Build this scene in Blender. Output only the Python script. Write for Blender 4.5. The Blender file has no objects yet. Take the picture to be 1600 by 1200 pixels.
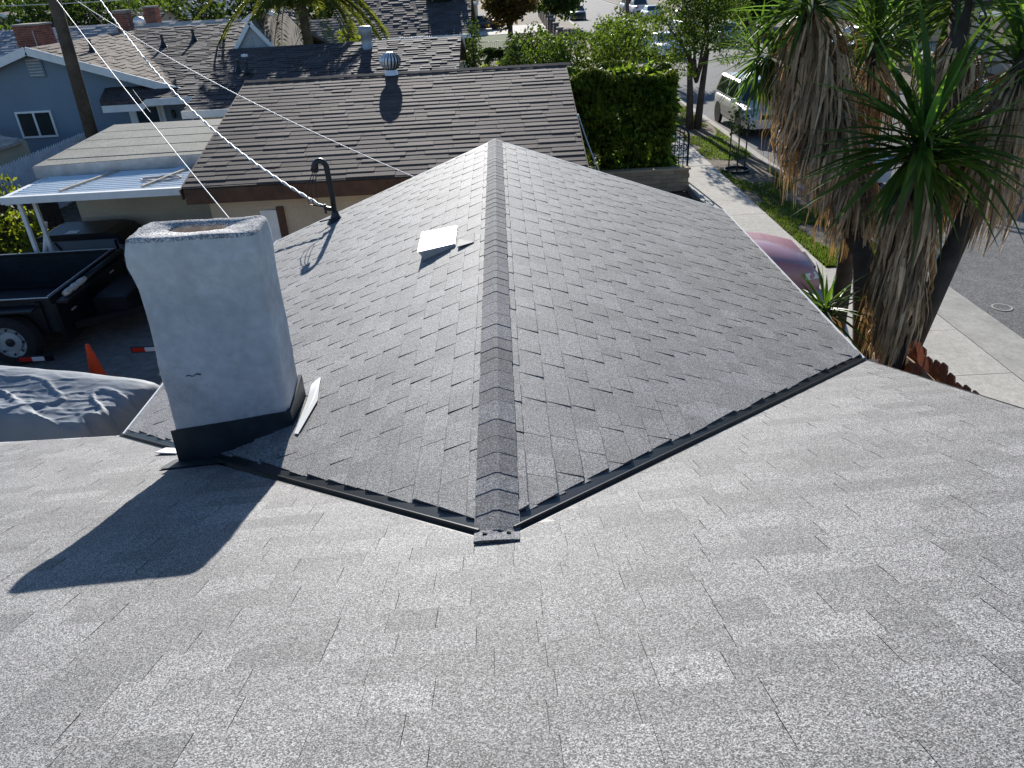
import bpy, math, random
from mathutils import Vector, Matrix, noise as mn
random.seed(7)
R = math.radians
PI = math.pi
scene = bpy.context.scene
C = scene.collection

# ------------------------------------------------------------------ camera
cam_d = bpy.data.cameras.new('camera')
cam_d.sensor_width = 36.0
cam_d.lens = 26.494
cam_d.clip_start = 0.05
cam_d.clip_end = 1500
cam = bpy.data.objects.new('camera', cam_d)
C.objects.link(cam)
_f = Vector((-0.005970, 0.875005, -0.484078)); _r = Vector((0.998521, -0.020942, -0.050167)); _u = Vector((0.054034, 0.483661, 0.873586))
cam.matrix_world = Matrix(((_r.x, _u.x, -_f.x, 0.1104), (_r.y, _u.y, -_f.y, 0.0000), (_r.z, _u.z, -_f.z, 5.7357), (0, 0, 0, 1)))
scene.camera = cam

# ------------------------------------------------------------------ sky and sun
SUN_EL, SUN_AZ = 21.2, -4.6          # degrees; azimuth from +Y towards +X
world = bpy.data.worlds.new('World')
scene.world = world
world.use_nodes = True
wn = world.node_tree.nodes; wl = world.node_tree.links
wn.clear()
sky = wn.new('ShaderNodeTexSky'); sky.sky_type = 'NISHITA'; sky.sun_disc = False
sky.sun_elevation = R(SUN_EL); sky.sun_rotation = R(SUN_AZ)
sky.altitude = 50; sky.air_density = 1.0; sky.dust_density = 0.15; sky.ozone_density = 5.0
bg = wn.new('ShaderNodeBackground'); bg.inputs['Strength'].default_value = 0.082
wo = wn.new('ShaderNodeOutputWorld')
wl.new(sky.outputs[0], bg.inputs[0]); wl.new(bg.outputs[0], wo.inputs[0])
sd = bpy.data.lights.new('sun', 'SUN'); sd.energy = 4.6; sd.angle = R(0.53); sd.color = (1.0, 0.96, 0.90)
sun = bpy.data.objects.new('sun', sd); C.objects.link(sun)
_d = Vector((math.sin(R(SUN_AZ)) * math.cos(R(SUN_EL)), math.cos(R(SUN_AZ)) * math.cos(R(SUN_EL)), math.sin(R(SUN_EL))))
sun.rotation_euler = _d.to_track_quat('Z', 'Y').to_euler()
sun.location = (0, 60, 40)
vs = scene.view_settings
vs.view_transform = 'Standard'; vs.look = 'None'; vs.gamma = 1.0; vs.exposure = 0.80
vs.use_curve_mapping = False

# ------------------------------------------------------------------ materials
MATS = {}
def M(key, col, rough=0.85, n1=None, n2=None, bump=None, metal=0.0, tone=False, spec=0.3,
      grains=None, trans=0.0, coat=0.0, stripes=None, emit=None, alpha=None):
    """n1, n2 = (scale, amount) brightness noises; bump = (scale, strength, distance);
    grains = (scale, amount) voronoi speckle; trans = light passing through a leaf."""
    if key in MATS: return MATS[key]
    m = bpy.data.materials.new(key); m.use_nodes = True
    nt = m.node_tree; N = nt.nodes; L = nt.links
    N.clear()
    out = N.new('ShaderNodeOutputMaterial')
    bs = N.new('ShaderNodeBsdfPrincipled')
    bs.inputs['Roughness'].default_value = rough
    bs.inputs['Metallic'].default_value = metal
    bs.inputs['Specular IOR Level'].default_value = spec
    bs.inputs['Coat Weight'].default_value = coat
    bs.inputs['Coat Roughness'].default_value = 0.08
    tc = N.new('ShaderNodeTexCoord')
    cur = None
    def mult(a, b):
        x = N.new('ShaderNodeMath'); x.operation = 'MULTIPLY'
        L.new(a, x.inputs[0]); L.new(b, x.inputs[1]); return x.outputs[0]
    for k, nn in enumerate((n1, n2)):
        if not nn: continue
        t = N.new('ShaderNodeTexNoise'); t.inputs['Scale'].default_value = nn[0]
        t.inputs['Detail'].default_value = 4 if k == 0 else 2
        L.new(tc.outputs['Object'], t.inputs['Vector'])
        mr = N.new('ShaderNodeMapRange')
        mr.inputs['From Min'].default_value = 0.3; mr.inputs['From Max'].default_value = 0.7
        mr.inputs['To Min'].default_value = 1 - nn[1]; mr.inputs['To Max'].default_value = 1 + nn[1]
        L.new(t.outputs['Fac'], mr.inputs['Value'])
        cur = mr.outputs[0] if cur is None else mult(cur, mr.outputs[0])
    if grains:
        t = N.new('ShaderNodeTexVoronoi'); t.inputs['Scale'].default_value = grains[0]
        L.new(tc.outputs['Object'], t.inputs['Vector'])
        sx = N.new('ShaderNodeSeparateColor'); L.new(t.outputs['Color'], sx.inputs[0])
        pw = N.new('ShaderNodeMath'); pw.operation = 'POWER'; pw.inputs[1].default_value = 1.6
        L.new(sx.outputs[0], pw.inputs[0])
        mr = N.new('ShaderNodeMapRange')
        mr.inputs['To Min'].default_value = 1 - grains[1]; mr.inputs['To Max'].default_value = 1 + grains[1] * 1.6
        L.new(pw.outputs[0], mr.inputs['Value'])
        cur = mr.outputs[0] if cur is None else mult(cur, mr.outputs[0])
    if tone:
        at = N.new('ShaderNodeAttribute'); at.attribute_name = 'tone'
        cur = at.outputs['Fac'] if cur is None else mult(cur, at.outputs['Fac'])
    if cur is not None:
        vm = N.new('ShaderNodeVectorMath'); vm.operation = 'SCALE'
        vm.inputs[0].default_value = col
        L.new(cur, vm.inputs['Scale'])
        colout = vm.outputs[0]
        L.new(colout, bs.inputs['Base Color'])
    else:
        colout = None
        bs.inputs['Base Color'].default_value = (*col, 1)
    if bump:
        t = N.new('ShaderNodeTexNoise'); t.inputs['Scale'].default_value = bump[0]; t.inputs['Detail'].default_value = 5
        L.new(tc.outputs['Object'], t.inputs['Vector'])
        b = N.new('ShaderNodeBump'); b.inputs['Strength'].default_value = bump[1]; b.inputs['Distance'].default_value = bump[2]
        L.new(t.outputs['Fac'], b.inputs['Height']); L.new(b.outputs[0], bs.inputs['Normal'])
    if emit:
        bs.inputs['Emission Color'].default_value = (*emit[0], 1); bs.inputs['Emission Strength'].default_value = emit[1]
    if trans > 0:
        tr = N.new('ShaderNodeBsdfTranslucent')
        if colout is not None:
            v2 = N.new('ShaderNodeVectorMath'); v2.operation = 'MULTIPLY'; v2.inputs[1].default_value = (1.7, 1.55, 0.7)
            L.new(colout, v2.inputs[0]); L.new(v2.outputs[0], tr.inputs['Color'])
        else:
            tr.inputs['Color'].default_value = (col[0] * 1.7, col[1] * 1.55, col[2] * 0.7, 1)
        mx = N.new('ShaderNodeMixShader'); mx.inputs[0].default_value = trans
        L.new(bs.outputs[0], mx.inputs[1]); L.new(tr.outputs[0], mx.inputs[2]); L.new(mx.outputs[0], out.inputs[0])
    else:
        L.new(bs.outputs[0], out.inputs[0])
    MATS[key] = m
    return m

# ------------------------------------------------------------------ objects
OFF = {}
def tag(o, label=None, cat=None, group=None, kind=None):
    if label: o['label'] = label
    if cat: o['category'] = cat
    if group: o['group'] = group
    if kind: o['kind'] = kind
    return o
def thing(name, label, cat, loc=(0, 0, 0), rz=0.0, group=None):
    o = bpy.data.objects.new(name, None); C.objects.link(o)
    o.empty_display_size = 0.3
    o.location = loc; o.rotation_euler = (0, 0, rz)
    OFF[o.name] = (Vector(loc), rz)
    return tag(o, label, cat, group)
class MB:
    def __init__(s): s.v = []; s.f = []; s.t = []; s.mi = []; s.ct = 1.0; s.cm = 0
    def poly(s, pts, t=None, m=None):
        n = len(s.v); s.v.extend([tuple(p) for p in pts]); s.f.append(tuple(range(n, n + len(pts))))
        s.t.append(s.ct if t is None else t); s.mi.append(s.cm if m is None else m)
    def hexa(s, a, b, t=None, m=None, cap=True):
        """prism between two equal-length loops a (bottom) and b (top)"""
        n = len(s.v); k = len(a); s.v.extend([tuple(p) for p in a]); s.v.extend([tuple(p) for p in b])
        tt = s.ct if t is None else t; mm = s.cm if m is None else m
        fs = [(n + i, n + (i + 1) % k, n + k + (i + 1) % k, n + k + i) for i in range(k)]
        if cap: fs += [tuple(range(n + k, n + 2 * k)), tuple(range(n + k - 1, n - 1, -1))]
        for f in fs: s.f.append(f); s.t.append(tt); s.mi.append(mm)
        return s
    def box(s, x0, x1, y0, y1, z0, z1, t=None, m=None):
        a = [(x0, y0, z0), (x1, y0, z0), (x1, y1, z0), (x0, y1, z0)]
        return s.hexa(a, [(p[0], p[1], z1) for p in a], t, m)
    def beam(s, p, q, w, h, t=None, m=None, up=(0, 0, 1)):
        p = Vector(p); q = Vector(q); d = (q - p).normalized(); u = Vector(up)
        if abs(d.dot(u)) > 0.97: u = Vector((1, 0, 0))
        x = d.cross(u).normalized(); y = x.cross(d).normalized()
        o = [(-w / 2, -h / 2), (w / 2, -h / 2), (w / 2, h / 2), (-w / 2, h / 2)]
        return s.hexa([p + x * a + y * b for a, b in o], [q + x * a + y * b for a, b in o], t, m)
    def tube(s, pts, rad, n=8, t=None, m=None, cap=True):
        pts = [Vector(p) for p in pts]
        if not isinstance(rad, (list, tuple)): rad = [rad] * len(pts)
        base = len(s.v); prev = None
        for i, p in enumerate(pts):
            d = (pts[min(i + 1, len(pts) - 1)] - pts[max(i - 1, 0)]).normalized()
            if prev is None:
                a = Vector((0, 0, 1)) if abs(d.z) < 0.9 else Vector((1, 0, 0))
                x = d.cross(a).normalized()
            else:
                x = (prev - d * prev.dot(d)).normalized()
            prev = x; y = d.cross(x)
            for k in range(n):
                a = 2 * PI * k / n
                s.v.append(tuple(p + (x * math.cos(a) + y * math.sin(a)) * rad[i]))
        tt = s.ct if t is None else t; mm = s.cm if m is None else m
        for i in range(len(pts) - 1):
            for k in range(n):
                s.f.append((base + i * n + k, base + i * n + (k + 1) % n, base + (i + 1) * n + (k + 1) % n, base + (i + 1) * n + k))
                s.t.append(tt); s.mi.append(mm)
        if cap:
            s.f.append(tuple(base + k for k in range(n - 1, -1, -1))); s.t.append(tt); s.mi.append(mm)
            b2 = base + (len(pts) - 1) * n
            s.f.append(tuple(b2 + k for k in range(n))); s.t.append(tt); s.mi.append(mm)
        return s
    def lathe(s, c, prof, n=16, t=None, m=None, ax=None):
        """prof = [(radius, height)...] about a z axis through c (or axis ax)"""
        c = Vector(c); az = Vector(ax).normalized() if ax else Vector((0, 0, 1))
        a = Vector((1, 0, 0)) if abs(az.x) < 0.9 else Vector((0, 1, 0))
        x = az.cross(a).normalized(); y = az.cross(x)
        b = len(s.v); tt = s.ct if t is None else t; mm = s.cm if m is None else m
        for r_, h in prof:
            for k in range(n):
                g = 2 * PI * k / n
                s.v.append(tuple(c + az * h + (x * math.cos(g) + y * math.sin(g)) * max(r_, 1e-4)))
        for i in range(len(prof) - 1):
            for k in range(n):
                s.f.append((b + i * n + k, b + i * n + (k + 1) % n, b + (i + 1) * n + (k + 1) % n, b + (i + 1) * n + k))
                s.t.append(tt); s.mi.append(mm)
        return s
    def build(s, name, mats, parent=None, smooth=False, world=True, kind=None, label=None):
        if not isinstance(mats, (list, tuple)): mats = [mats]
        v = s.v
        if parent is not None and world:
            r_ = parent
            while r_.parent is not None: r_ = r_.parent
            if r_.name in OFF:
                o, rz = OFF[r_.name]
                mi = (Matrix.Translation(o) @ Matrix.Rotation(rz, 4, 'Z')).inverted()
                v = [tuple(mi @ Vector(p)) for p in v]
        me = bpy.data.meshes.new(name); me.from_pydata(v, [], s.f); me.update()
        for m in mats: me.materials.append(m)
        if len(mats) > 1: me.polygons.foreach_set('material_index', s.mi)
        at = me.attributes.new('tone', 'FLOAT', 'FACE'); at.data.foreach_set('value', s.t)
        if smooth: me.polygons.foreach_set('use_smooth', [True] * len(me.polygons))
        o = bpy.data.objects.new(name, me); C.objects.link(o)
        if parent is not None: o.parent = parent
        elif world is not None: OFF[o.name] = (Vector((0, 0, 0)), 0)
        if kind: o['kind'] = kind
        if label: o['label'] = label
        return o
def copy_thing(root, loc, rz=0.0, label=None, group=None, scale=None):
    def cp(o, par):
        c = o.copy(); C.objects.link(c)
        if par is not None: c.parent = par
        for ch in list(o.children): cp(ch, c)
        return c
    r_ = cp(root, None); r_.location = loc; r_.rotation_euler = (0, 0, rz)
    if scale: r_.scale = (scale, scale, scale)
    if label: r_['label'] = label
    if group: r_['group'] = group
    return r_

# clip a convex polygon (list of (u, v)) by the half plane a*u + b*v <= c
def clip(poly, a, b, c):
    o = []
    for i in range(len(poly)):
        p, q = poly[i], poly[(i + 1) % len(poly)]
        dp = a * p[0] + b * p[1] - c; dq = a * q[0] + b * q[1] - c
        if dp <= 0: o.append(p)
        if (dp < 0 < dq) or (dq < 0 < dp):
            k = dp / (dp - dq); o.append((p[0] + (q[0] - p[0]) * k, p[1] + (q[1] - p[1]) * k))
    return o
def halfplanes(poly):
    """inward half planes of a convex polygon, any orientation"""
    A = sum(poly[i][0] * poly[(i + 1) % len(poly)][1] - poly[(i + 1) % len(poly)][0] * poly[i][1] for i in range(len(poly)))
    sgn = 1 if A > 0 else -1; hp = []
    for i in range(len(poly)):
        p, q = poly[i], poly[(i + 1) % len(poly)]
        a = (q[1] - p[1]) * sgn; b = -(q[0] - p[0]) * sgn
        hp.append((a, b, a * p[0] + b * p[1]))
    return hp

def shingle_pieces(O, U, V, outline, expo, wmin, wmax, t_lo, t_hi, rnd, cham=0.007, seam=0.0015, tone_amp=0.16, jitter=0.0, alt=True, vcut=None, lift=None):
    """Pieces of a shingled slope. O origin, U along the courses, V down the slope, outline = convex polygon in (u, v).
    Every piece rises towards its lower edge and ends there in a chamfered butt. Returns a list of MB, each with .size and .centre"""
    O = Vector(O); U = Vector(U).normalized(); V = Vector(V).normalized(); Nn = U.cross(V)
    if Nn.z < 0: Nn = -Nn
    us = [p[0] for p in outline]; vv = [p[1] for p in outline]
    hp = halfplanes(outline); out = []
    def P3(u, v, h): return O + U * u + V * v + Nn * h
    k0 = math.floor(min(vv) / expo)
    for k in range(k0, math.ceil(max(vv) / expo) + 1):
        v0 = k * expo; v1 = v0 + expo
        u = min(us) - rnd.uniform(0, wmax); hi = rnd.random() < 0.5
        band = 1 + rnd.uniform(-0.04, 0.04)
        while u < max(us):
            w = rnd.uniform(wmin, wmax)
            j = rnd.uniform(-jitter, jitter)
            v1j = v1 + j
            th = t_hi if hi else t_lo
            th *= rnd.uniform(0.85, 1.15)
            rect = [(u + seam, v0 - 0.012), (u + w - seam, v0 - 0.012), (u + w - seam, v1j), (u + seam, v1j)]
            hi = (not hi) if alt else (rnd.random() < 0.5)
            u0 = u; u += w
            for a, b, c in hp: rect = clip(rect, a, b, c)
            if vcut and len(rect) >= 3: rect = clip(rect, vcut[0], vcut[1], vcut[2] - rnd.uniform(0, vcut[3]))
            lf_ = lift(u0 + w / 2, v1) if lift else 0.0; lf_ *= rnd.uniform(.4, 1.2)
            if len(rect) < 3: continue
            def H(v): return th * (0.25 + 0.75 * (v - v0) / expo) + lf_ * max(0, (v - v0) / expo)
            vb = v1j - cham
            main = clip(rect, 0, 1, vb); lip = clip(rect, 0, -1, -vb)
            mb = MB(); tn = band * (1 + rnd.uniform(-tone_amp, tone_amp)) * (1.0 if hi else 0.97)
            mb.ct = tn
            if len(main) >= 3: mb.poly([P3(a, b, H(b)) for a, b in main])
            def HL(v): return H(vb) - (v - vb) * 0.60
            if len(lip) >= 3: mb.poly([P3(a, b, HL(b)) for a, b in lip])
            n = len(rect)
            for i in range(n):
                p, q = rect[i], rect[(i + 1) % n]
                hA = H(p[1]) if p[1] <= vb else HL(p[1]); hB = H(q[1]) if q[1] <= vb else HL(q[1])
                mb.poly([P3(p[0], p[1], -0.004), P3(q[0], q[1], -0.004), P3(q[0], q[1], hB), P3(p[0], p[1], hA)], t=tn * 0.8)
            cu = sum(p[0] for p in rect) / n; cv = sum(p[1] for p in rect) / n
            mb.centre = P3(cu, cv, 0)
            mb.area = abs(sum(rect[i][0] * rect[(i + 1) % n][1] - rect[(i + 1) % n][0] * rect[i][1] for i in range(n))) / 2
            out.append(mb)
    return out
CAMP = Vector((0.1104, 0.0000, 5.7357))
def inview(p, m=0.03):
    d = Vector(p) - CAMP; z = d.dot(_f)
    if z < 0.1: return False
    fx = 26.494 / 36.0
    x = d.dot(_r) / z * fx; y = d.dot(_u) / z * fx
    return abs(x) < 0.5 + m and abs(y) < 0.375 + m
def place_pieces(pieces, name, stuff_name, mats, parent, limit=300):
    """the pieces that show largest become parts; the rest are joined into one part"""
    def score(m):
        d = (m.centre - CAMP).length
        return (1 if inview(m.centre) else 0.0001) * m.area / d ** 3
    pieces = sorted(pieces, key=score, reverse=True)
    for m in pieces[:limit]: m.build(name, mats, parent)
    if len(pieces) > limit:
        j = MB()
        for m in pieces[limit:]:
            n = len(j.v); j.v.extend(m.v); j.f.extend([tuple(i + n for i in f) for f in m.f]); j.t.extend(m.t); j.mi.extend(m.mi)
        j.build(stuff_name, mats, parent, kind='stuff')
# ------------------------------------------------------------------ shared materials
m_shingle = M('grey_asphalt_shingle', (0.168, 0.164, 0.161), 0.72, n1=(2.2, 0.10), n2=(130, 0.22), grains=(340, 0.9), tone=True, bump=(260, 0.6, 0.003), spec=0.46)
m_shingle_far = M('grey_asphalt_shingle_slope', (0.225, 0.225, 0.225), 0.9, n1=(1.1, 0.10), n2=(60, 0.20), grains=(150, 0.55), tone=True, spec=0.3)
m_cap = M('dark_cap_shingle', (0.125, 0.127, 0.133), 0.85, n1=(3, 0.12), n2=(50, .15), grains=(300, 0.8), tone=True, bump=(220, 0.5, 0.003))
m_deck = M('roof_deck', (0.05, 0.05, 0.052), 0.95)
m_black_metal = M('black_painted_metal', (0.012, 0.014, 0.016), 0.38, n1=(8, 0.3), spec=0.5)
m_white = M('white_paint', (0.78, 0.78, 0.76), 0.5, n1=(6, 0.06))
m_galv = M('galvanised_metal', (0.72, 0.73, 0.73), 0.42, n1=(9, 0.12), metal=0.55)
m_stucco = M('painted_chimney_stucco', (0.50, 0.515, 0.52), 0.92, n1=(2.4, 0.16), n2=(14, 0.10), bump=(38, 0.8, 0.014))
m_crown = M('pebbly_mortar', (0.34, 0.34, 0.34), 0.95, grains=(150, 0.6), n1=(7, 0.14), bump=(90, 0.6, 0.01))
m_clay = M('clay_flue', (0.58, 0.47, 0.36), 0.85, n1=(14, 0.25), n2=(60, 0.15))
m_beige = M('beige_stucco', (0.50, 0.41, 0.30), 0.93, n1=(1.4, 0.10), n2=(30, 0.06), bump=(80, 0.4, 0.006))
m_brownwood = M('brown_painted_wood', (0.10, 0.055, 0.035), 0.75, n1=(5, 0.25))

# ------------------------------------------------------------------ the house under the camera
V0 = Vector((0, 2.324, 3.75)); VL = Vector((-3.12, 5.244, 2.547)); VR = Vector((3.098, 5.681, 2.64))
GY = 10.26                                             # gable end of the cross wing
house = thing('house', 'house with new grey shingle roof whose cross gable ridge runs away from the viewer', 'house', (0, 4, 0))
rnd = random.Random(11)

b = MB()
b.box(-2.75, 2.75, 4.6, 9.75, 0, 2.5)
b.box(-6.2, 2.55, -3.2, 4.598, 0, 2.35)
b.hexa([(-2.75, 9.72, 2.5), (2.75, 9.72, 2.5), (0.25, 9.72, 3.45), (-0.25, 9.72, 3.45)], [(-2.75, 9.749, 2.5), (2.75, 9.749, 2.5), (0.25, 9.749, 3.45), (-0.25, 9.749, 3.45)])
b.build('wall', m_beige, house)

UM = Vector((0.999, 0.032, 0.029)).normalized(); VM = Vector((-0.02, 0.938, -0.346)); VM = (VM - UM * VM.dot(UM)).normalized()
NM = UM.cross(VM); NM = NM if NM.z > 0 else -NM
def PM(u, v, h=0): return V0 + UM * u + VM * v + NM * h
E_ = 0.143
slopes = []
vr = -1.63
vs_ = -3 * E_
deck = MB()
def slab(pts, n, th=0.09, gap=0.006):
    top = [Vector(p) - n * gap for p in pts]; bot = [Vector(p) - n * (gap + th) for p in pts]
    deck.hexa(bot, top)
slab([PM(-6, vr), PM(-6, 3.79), PM(-3.06, 3.197), PM(0, 0.0), PM(0, vr)], NM)
slab([PM(0, vr), PM(0, 0.0), PM(3.15, 3.45), PM(2.745, vr)], NM)
# back slope of the main roof, behind the viewer
rl = PM(-6, vr); rr = PM(2.745, vr)
bs_ = [rl, rr, rr + Vector((0.1, -4.2, -1.5)), rl + Vector((0, -4.2, -1.5))]
slab(bs_, Vector((0, -0.34, 0.94)))
DR = Vector((3.098, 0, -1.11)).normalized(); DL = Vector((-3.12, 0, -1.203)).normalized(); YY = Vector((0, 1, 0))
NR = Vector((0.337, 0, 0.941)).normalized(); NL = Vector((-0.36, 0, 0.933)).normalized()
LR = math.hypot(3.098, 1.11); LL = math.hypot(3.12, 1.203); LY = GY - V0.y
def PR(u, v, h=0): return V0 + YY * u + DR * v + NR * h
def PL(u, v, h=0): return V0 + YY * u + DL * v + NL * h
slab([PR(0, 0), PR(LY - .01, 0), PR(LY - .01, LR - .02), PR(3.357, LR - .02)], NR)
slab([PL(0, 0), PL(LY - .01, 0), PL(LY - .01, LL - .02), PL(2.92, LL - .02)], NL)
deck.build('roof_deck', m_deck, house)

# main slope: three convex fields so that the valleys cut it
pcs = []
pcs += shingle_pieces(V0, UM, VM, [(-6, vr), (2.757, vr), (2.757 + 0.0812 * (vs_ - vr), vs_), (-6, vs_)], E_, 0.13, 0.36, 0.0030, 0.0044, rnd, seam=0.0008, tone_amp=0.19, alt=True)
g1 = 0.05
pl_ = [(-6, vs_), (-6, 3.815), (-3.06, 3.217), (0, 0), (0, vs_)]
pr_ = [(0, vs_), (0, 0), (3.17, 3.472), (2.757 + 0.0812 * (vs_ - vr), vs_)]
def shift_valley(poly, a, b2, c): return clip(poly, a, b2, c)
# valley line left: through (0,0) and (-3.06,3.217); keep the side away from the gable by 3 cm
nl_ = Vector((3.217, 3.06)).normalized(); nr_ = Vector((-3.472, 3.17)).normalized()
pl_ = clip(pl_, nl_.x, nl_.y, -0.035)
pr_ = clip(pr_, nr_.x, nr_.y, -0.035)
pcs += shingle_pieces(V0, UM, VM, pl_, E_, 0.13, 0.36, 0.0030, 0.0044, rnd, seam=0.0008, tone_amp=0.19, alt=True)
pcs += shingle_pieces(V0, UM, VM, pr_, E_, 0.13, 0.36, 0.0030, 0.0044, rnd, seam=0.0008, tone_amp=0.19, alt=True)
# the two slopes of the cross gable
def valley_cut(poly, ue, le, d):
    n_ = Vector((-le, ue)).normalized()          # line (0,0)-(ue,le) in (u, v)
    return clip(poly, n_.x, n_.y, -d)
qr = valley_cut([(0, 0), (LY, 0), (LY, LR), (3.357, LR)], 3.357, LR, 0.06)
ql = valley_cut([(0, 0), (LY, 0), (LY, LL), (2.92, LL)], 2.92, LL, 0.06)
def vdist(u, v, ue, le): return (le * u - ue * v) / math.hypot(ue, le)
def vlift(ue, le): return lambda u, v:   .015 * max(0, 1 - abs(vdist(u, v, ue, le)) / .42)
def vc(ue, le, d): n_ = Vector((-le, ue)).normalized(); return (n_.x, n_.y, -d, .022)
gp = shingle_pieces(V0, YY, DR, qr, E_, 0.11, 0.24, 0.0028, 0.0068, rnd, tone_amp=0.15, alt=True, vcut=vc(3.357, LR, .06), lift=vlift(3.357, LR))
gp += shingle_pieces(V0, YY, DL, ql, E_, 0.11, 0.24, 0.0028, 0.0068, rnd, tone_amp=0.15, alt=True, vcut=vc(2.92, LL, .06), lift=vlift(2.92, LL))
for g in gp: g.t = [t_ * 1.24 for t_ in g.t]  # gable tone raised, standing in for the grazing sun sheen on these slopes
gp = [g for g in gp if not (-2.08 < g.centre.x < -1.46 and 4.23 < g.centre.y < 4.44)]
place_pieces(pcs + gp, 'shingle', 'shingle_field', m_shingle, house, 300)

# ridge caps: bent pieces overlapping towards the viewer
def cap(y0, y1, hw, lift0, lift1, tn, slump=0.0):
    mb = MB(); mb.ct = tn
    rows = []
    for y, l in ((y1, lift0), (y0 + 0.006, lift1), (y0, lift1 - 0.003)):
        row = []
        for k in (-1, -0.5, -0.12, 0.12, 0.5, 1):
            x = k * hw * (1.0)
            drop = (DR.z / DR.x) * abs(x) if x > 0 else (DL.z / DL.x) * x * -1
            z = 3.75 + (-abs(x) * 0.37 if abs(k) > 0.2 else -abs(x) * 0.2) + l + 0.012 - slump * (y1 - y) / max(y1 - y0, .01)
            row.append((x, y, z))
        rows.append(row)
    for a, b_ in ((0, 1), (1, 2)):
        for i in range(5): mb.poly([rows[b_][i], rows[b_][i + 1], rows[a][i + 1], rows[a][i]])
    lo = [(p[0], p[1], p[2] - 0.014 - lift1) for p in rows[2]]
    for i in range(5): mb.poly([lo[i], lo[i + 1], rows[2][i + 1], rows[2][i]], t=tn * 0.8)
    for e in (0, 5):
        for a in (0, 1):
            p, q = rows[a][e], rows[a + 1][e]
            mb.poly([p, q, (q[0], q[1], q[2] - 0.02), (p[0], p[1], p[2] - 0.02)], t=tn * 0.8)
    return mb
y = 2.36; k = 0
while y < GY:
    ex = rnd.choice((rnd.uniform(0.115, 0.15), rnd.uniform(.15, .20)))
    jx = 1 + rnd.uniform(-0.03, 0.03)
    cap(y, min(y + ex + 0.03, GY + 0.01), 0.093 * jx, 0.003, rnd.uniform(.004, .0075), rnd.uniform(0.75, 1.2)).build('ridge_cap', m_cap, house)
    y += ex; k += 1
# last cap laid flat over the valley head, with two bent nail tabs
mb = MB(); mb.ct = 1.25
rows = []
for (yy, w, hh) in ((2.60, 0.093, None), (2.50, 0.093, None), (2.40, 0.093, None), (2.34, 0.092, .012), (2.28, 0.091, .008)):
    row = []
    for k in (-1, -.5, 0, .5, 1):
        zg = 3.75 - abs(k) * w * .36 + .008
        zm = PM(0, (V0.y - yy) * -1 / .94).z + .016
        row.append((k * w, yy, zg if hh is None else zm + (.003 if abs(k) < .9 else 0)))
    rows.append(row)
for a in range(4):
    for i in range(4): mb.poly([rows[a + 1][i], rows[a + 1][i + 1], rows[a][i + 1], rows[a][i]])
for i in range(4):
    p, q = rows[4][i], rows[4][i + 1]
    mb.poly([(p[0], p[1] - .002, p[2] - 0.012), (q[0], q[1] - .002, q[2] - 0.012), q, p], t=1.0)
mb.build('ridge_cap', m_cap, house, label='pale cap shingle covering the head of both valleys')
for sx in (-1, 1):
    x = .048 * sx; t_ = MB()
    t_.hexa([(x - .009, 2.340, 3.74), (x + .008, 2.336, 3.74), (x + .009, 2.344, 3.74), (x - .008, 2.349, 3.74)], [(x - .009, 2.340, 3.771), (x + .008, 2.336, 3.770), (x + .009, 2.344, 3.769), (x - .008, 2.349, 3.770)])
    t_.build('nail_tab', m_deck, house)

# open valleys in black metal with a raised centre fold
def valley(A, B, nA, nB, nm):
    A = Vector(A); B = Vector(B); d = (B - A).normalized()
    A = A + d * 0.10; B = B + d * 0.03
    a = nA.cross(d).normalized(); g = nB.cross(d).normalized()
    if a.dot(VM) > 0: a = -a                     # towards the main slope, uphill
    if g.dot(Vector((-1 if B.x > 0 else 1, 0, 0))) < 0: g = -g
    up = (nA + nB).normalized()
    def sec(P): return [P + a * .115 + nA * .0005, P + a * .02 + nA * .0015, P + a * .008 + up * .004, P + up * .024 + a * .003, P + up * .024 + g * .003, P + g * .008 + up * .004, P + g * .02 + nB * .0015, P + g * .12 + nB * .0005]
    m_ = MB(); s0 = sec(A); s1 = sec(B)
    for i in range(7): m_.poly([s0[i], s0[i + 1], s1[i + 1], s1[i]])
    for i in range(7): m_.poly([s1[i] - up * .004, s1[i + 1] - up * .004, s0[i + 1] - up * .004, s0[i] - up * .004])
    return m_.build(nm, m_black_metal, house)
valley(V0, VR, NM, NR, 'valley_flashing')
valley(V0, VL, NM, NL, 'valley_flashing')

# white drip edges and fascia boards
def edge(P, Q, n, w=0.022, h=0.03, name='drip_edge', m=m_white):
    MB().beam(P, Q, w, h, up=n).build(name, m, house)
edge(PR(3.33, LR + .004, -.004), PR(LY, LR + .004, -.004), NR)
edge(PL(2.93, LL + .004, -.004), PL(LY, LL + .004, -.004), NL)
edge(PR(LY + .012, .02, -.012), PR(LY + .012, LR, -.012), NR)
edge(PL(LY + .012, .02, -.012), PL(LY + .012, LL, -.012), NL)
edge(PM(-6, 3.83, -.016), PM(-3.09, 3.235, -.016), NM)
edge(PM(3.185, 3.45, -.016), PM(2.77, vr, -.016), NM, m=m_black_metal)
MB().beam(PR(3.4, LR - .01, -.12), PR(LY, LR - .01, -.12), 0.03, 0.14).build('fascia', m_white, house)
MB().beam(PL(3.0, LL - .01, -.12), PL(LY, LL - .01, -.12), 0.03, 0.14).build('fascia', m_white, house)

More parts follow.
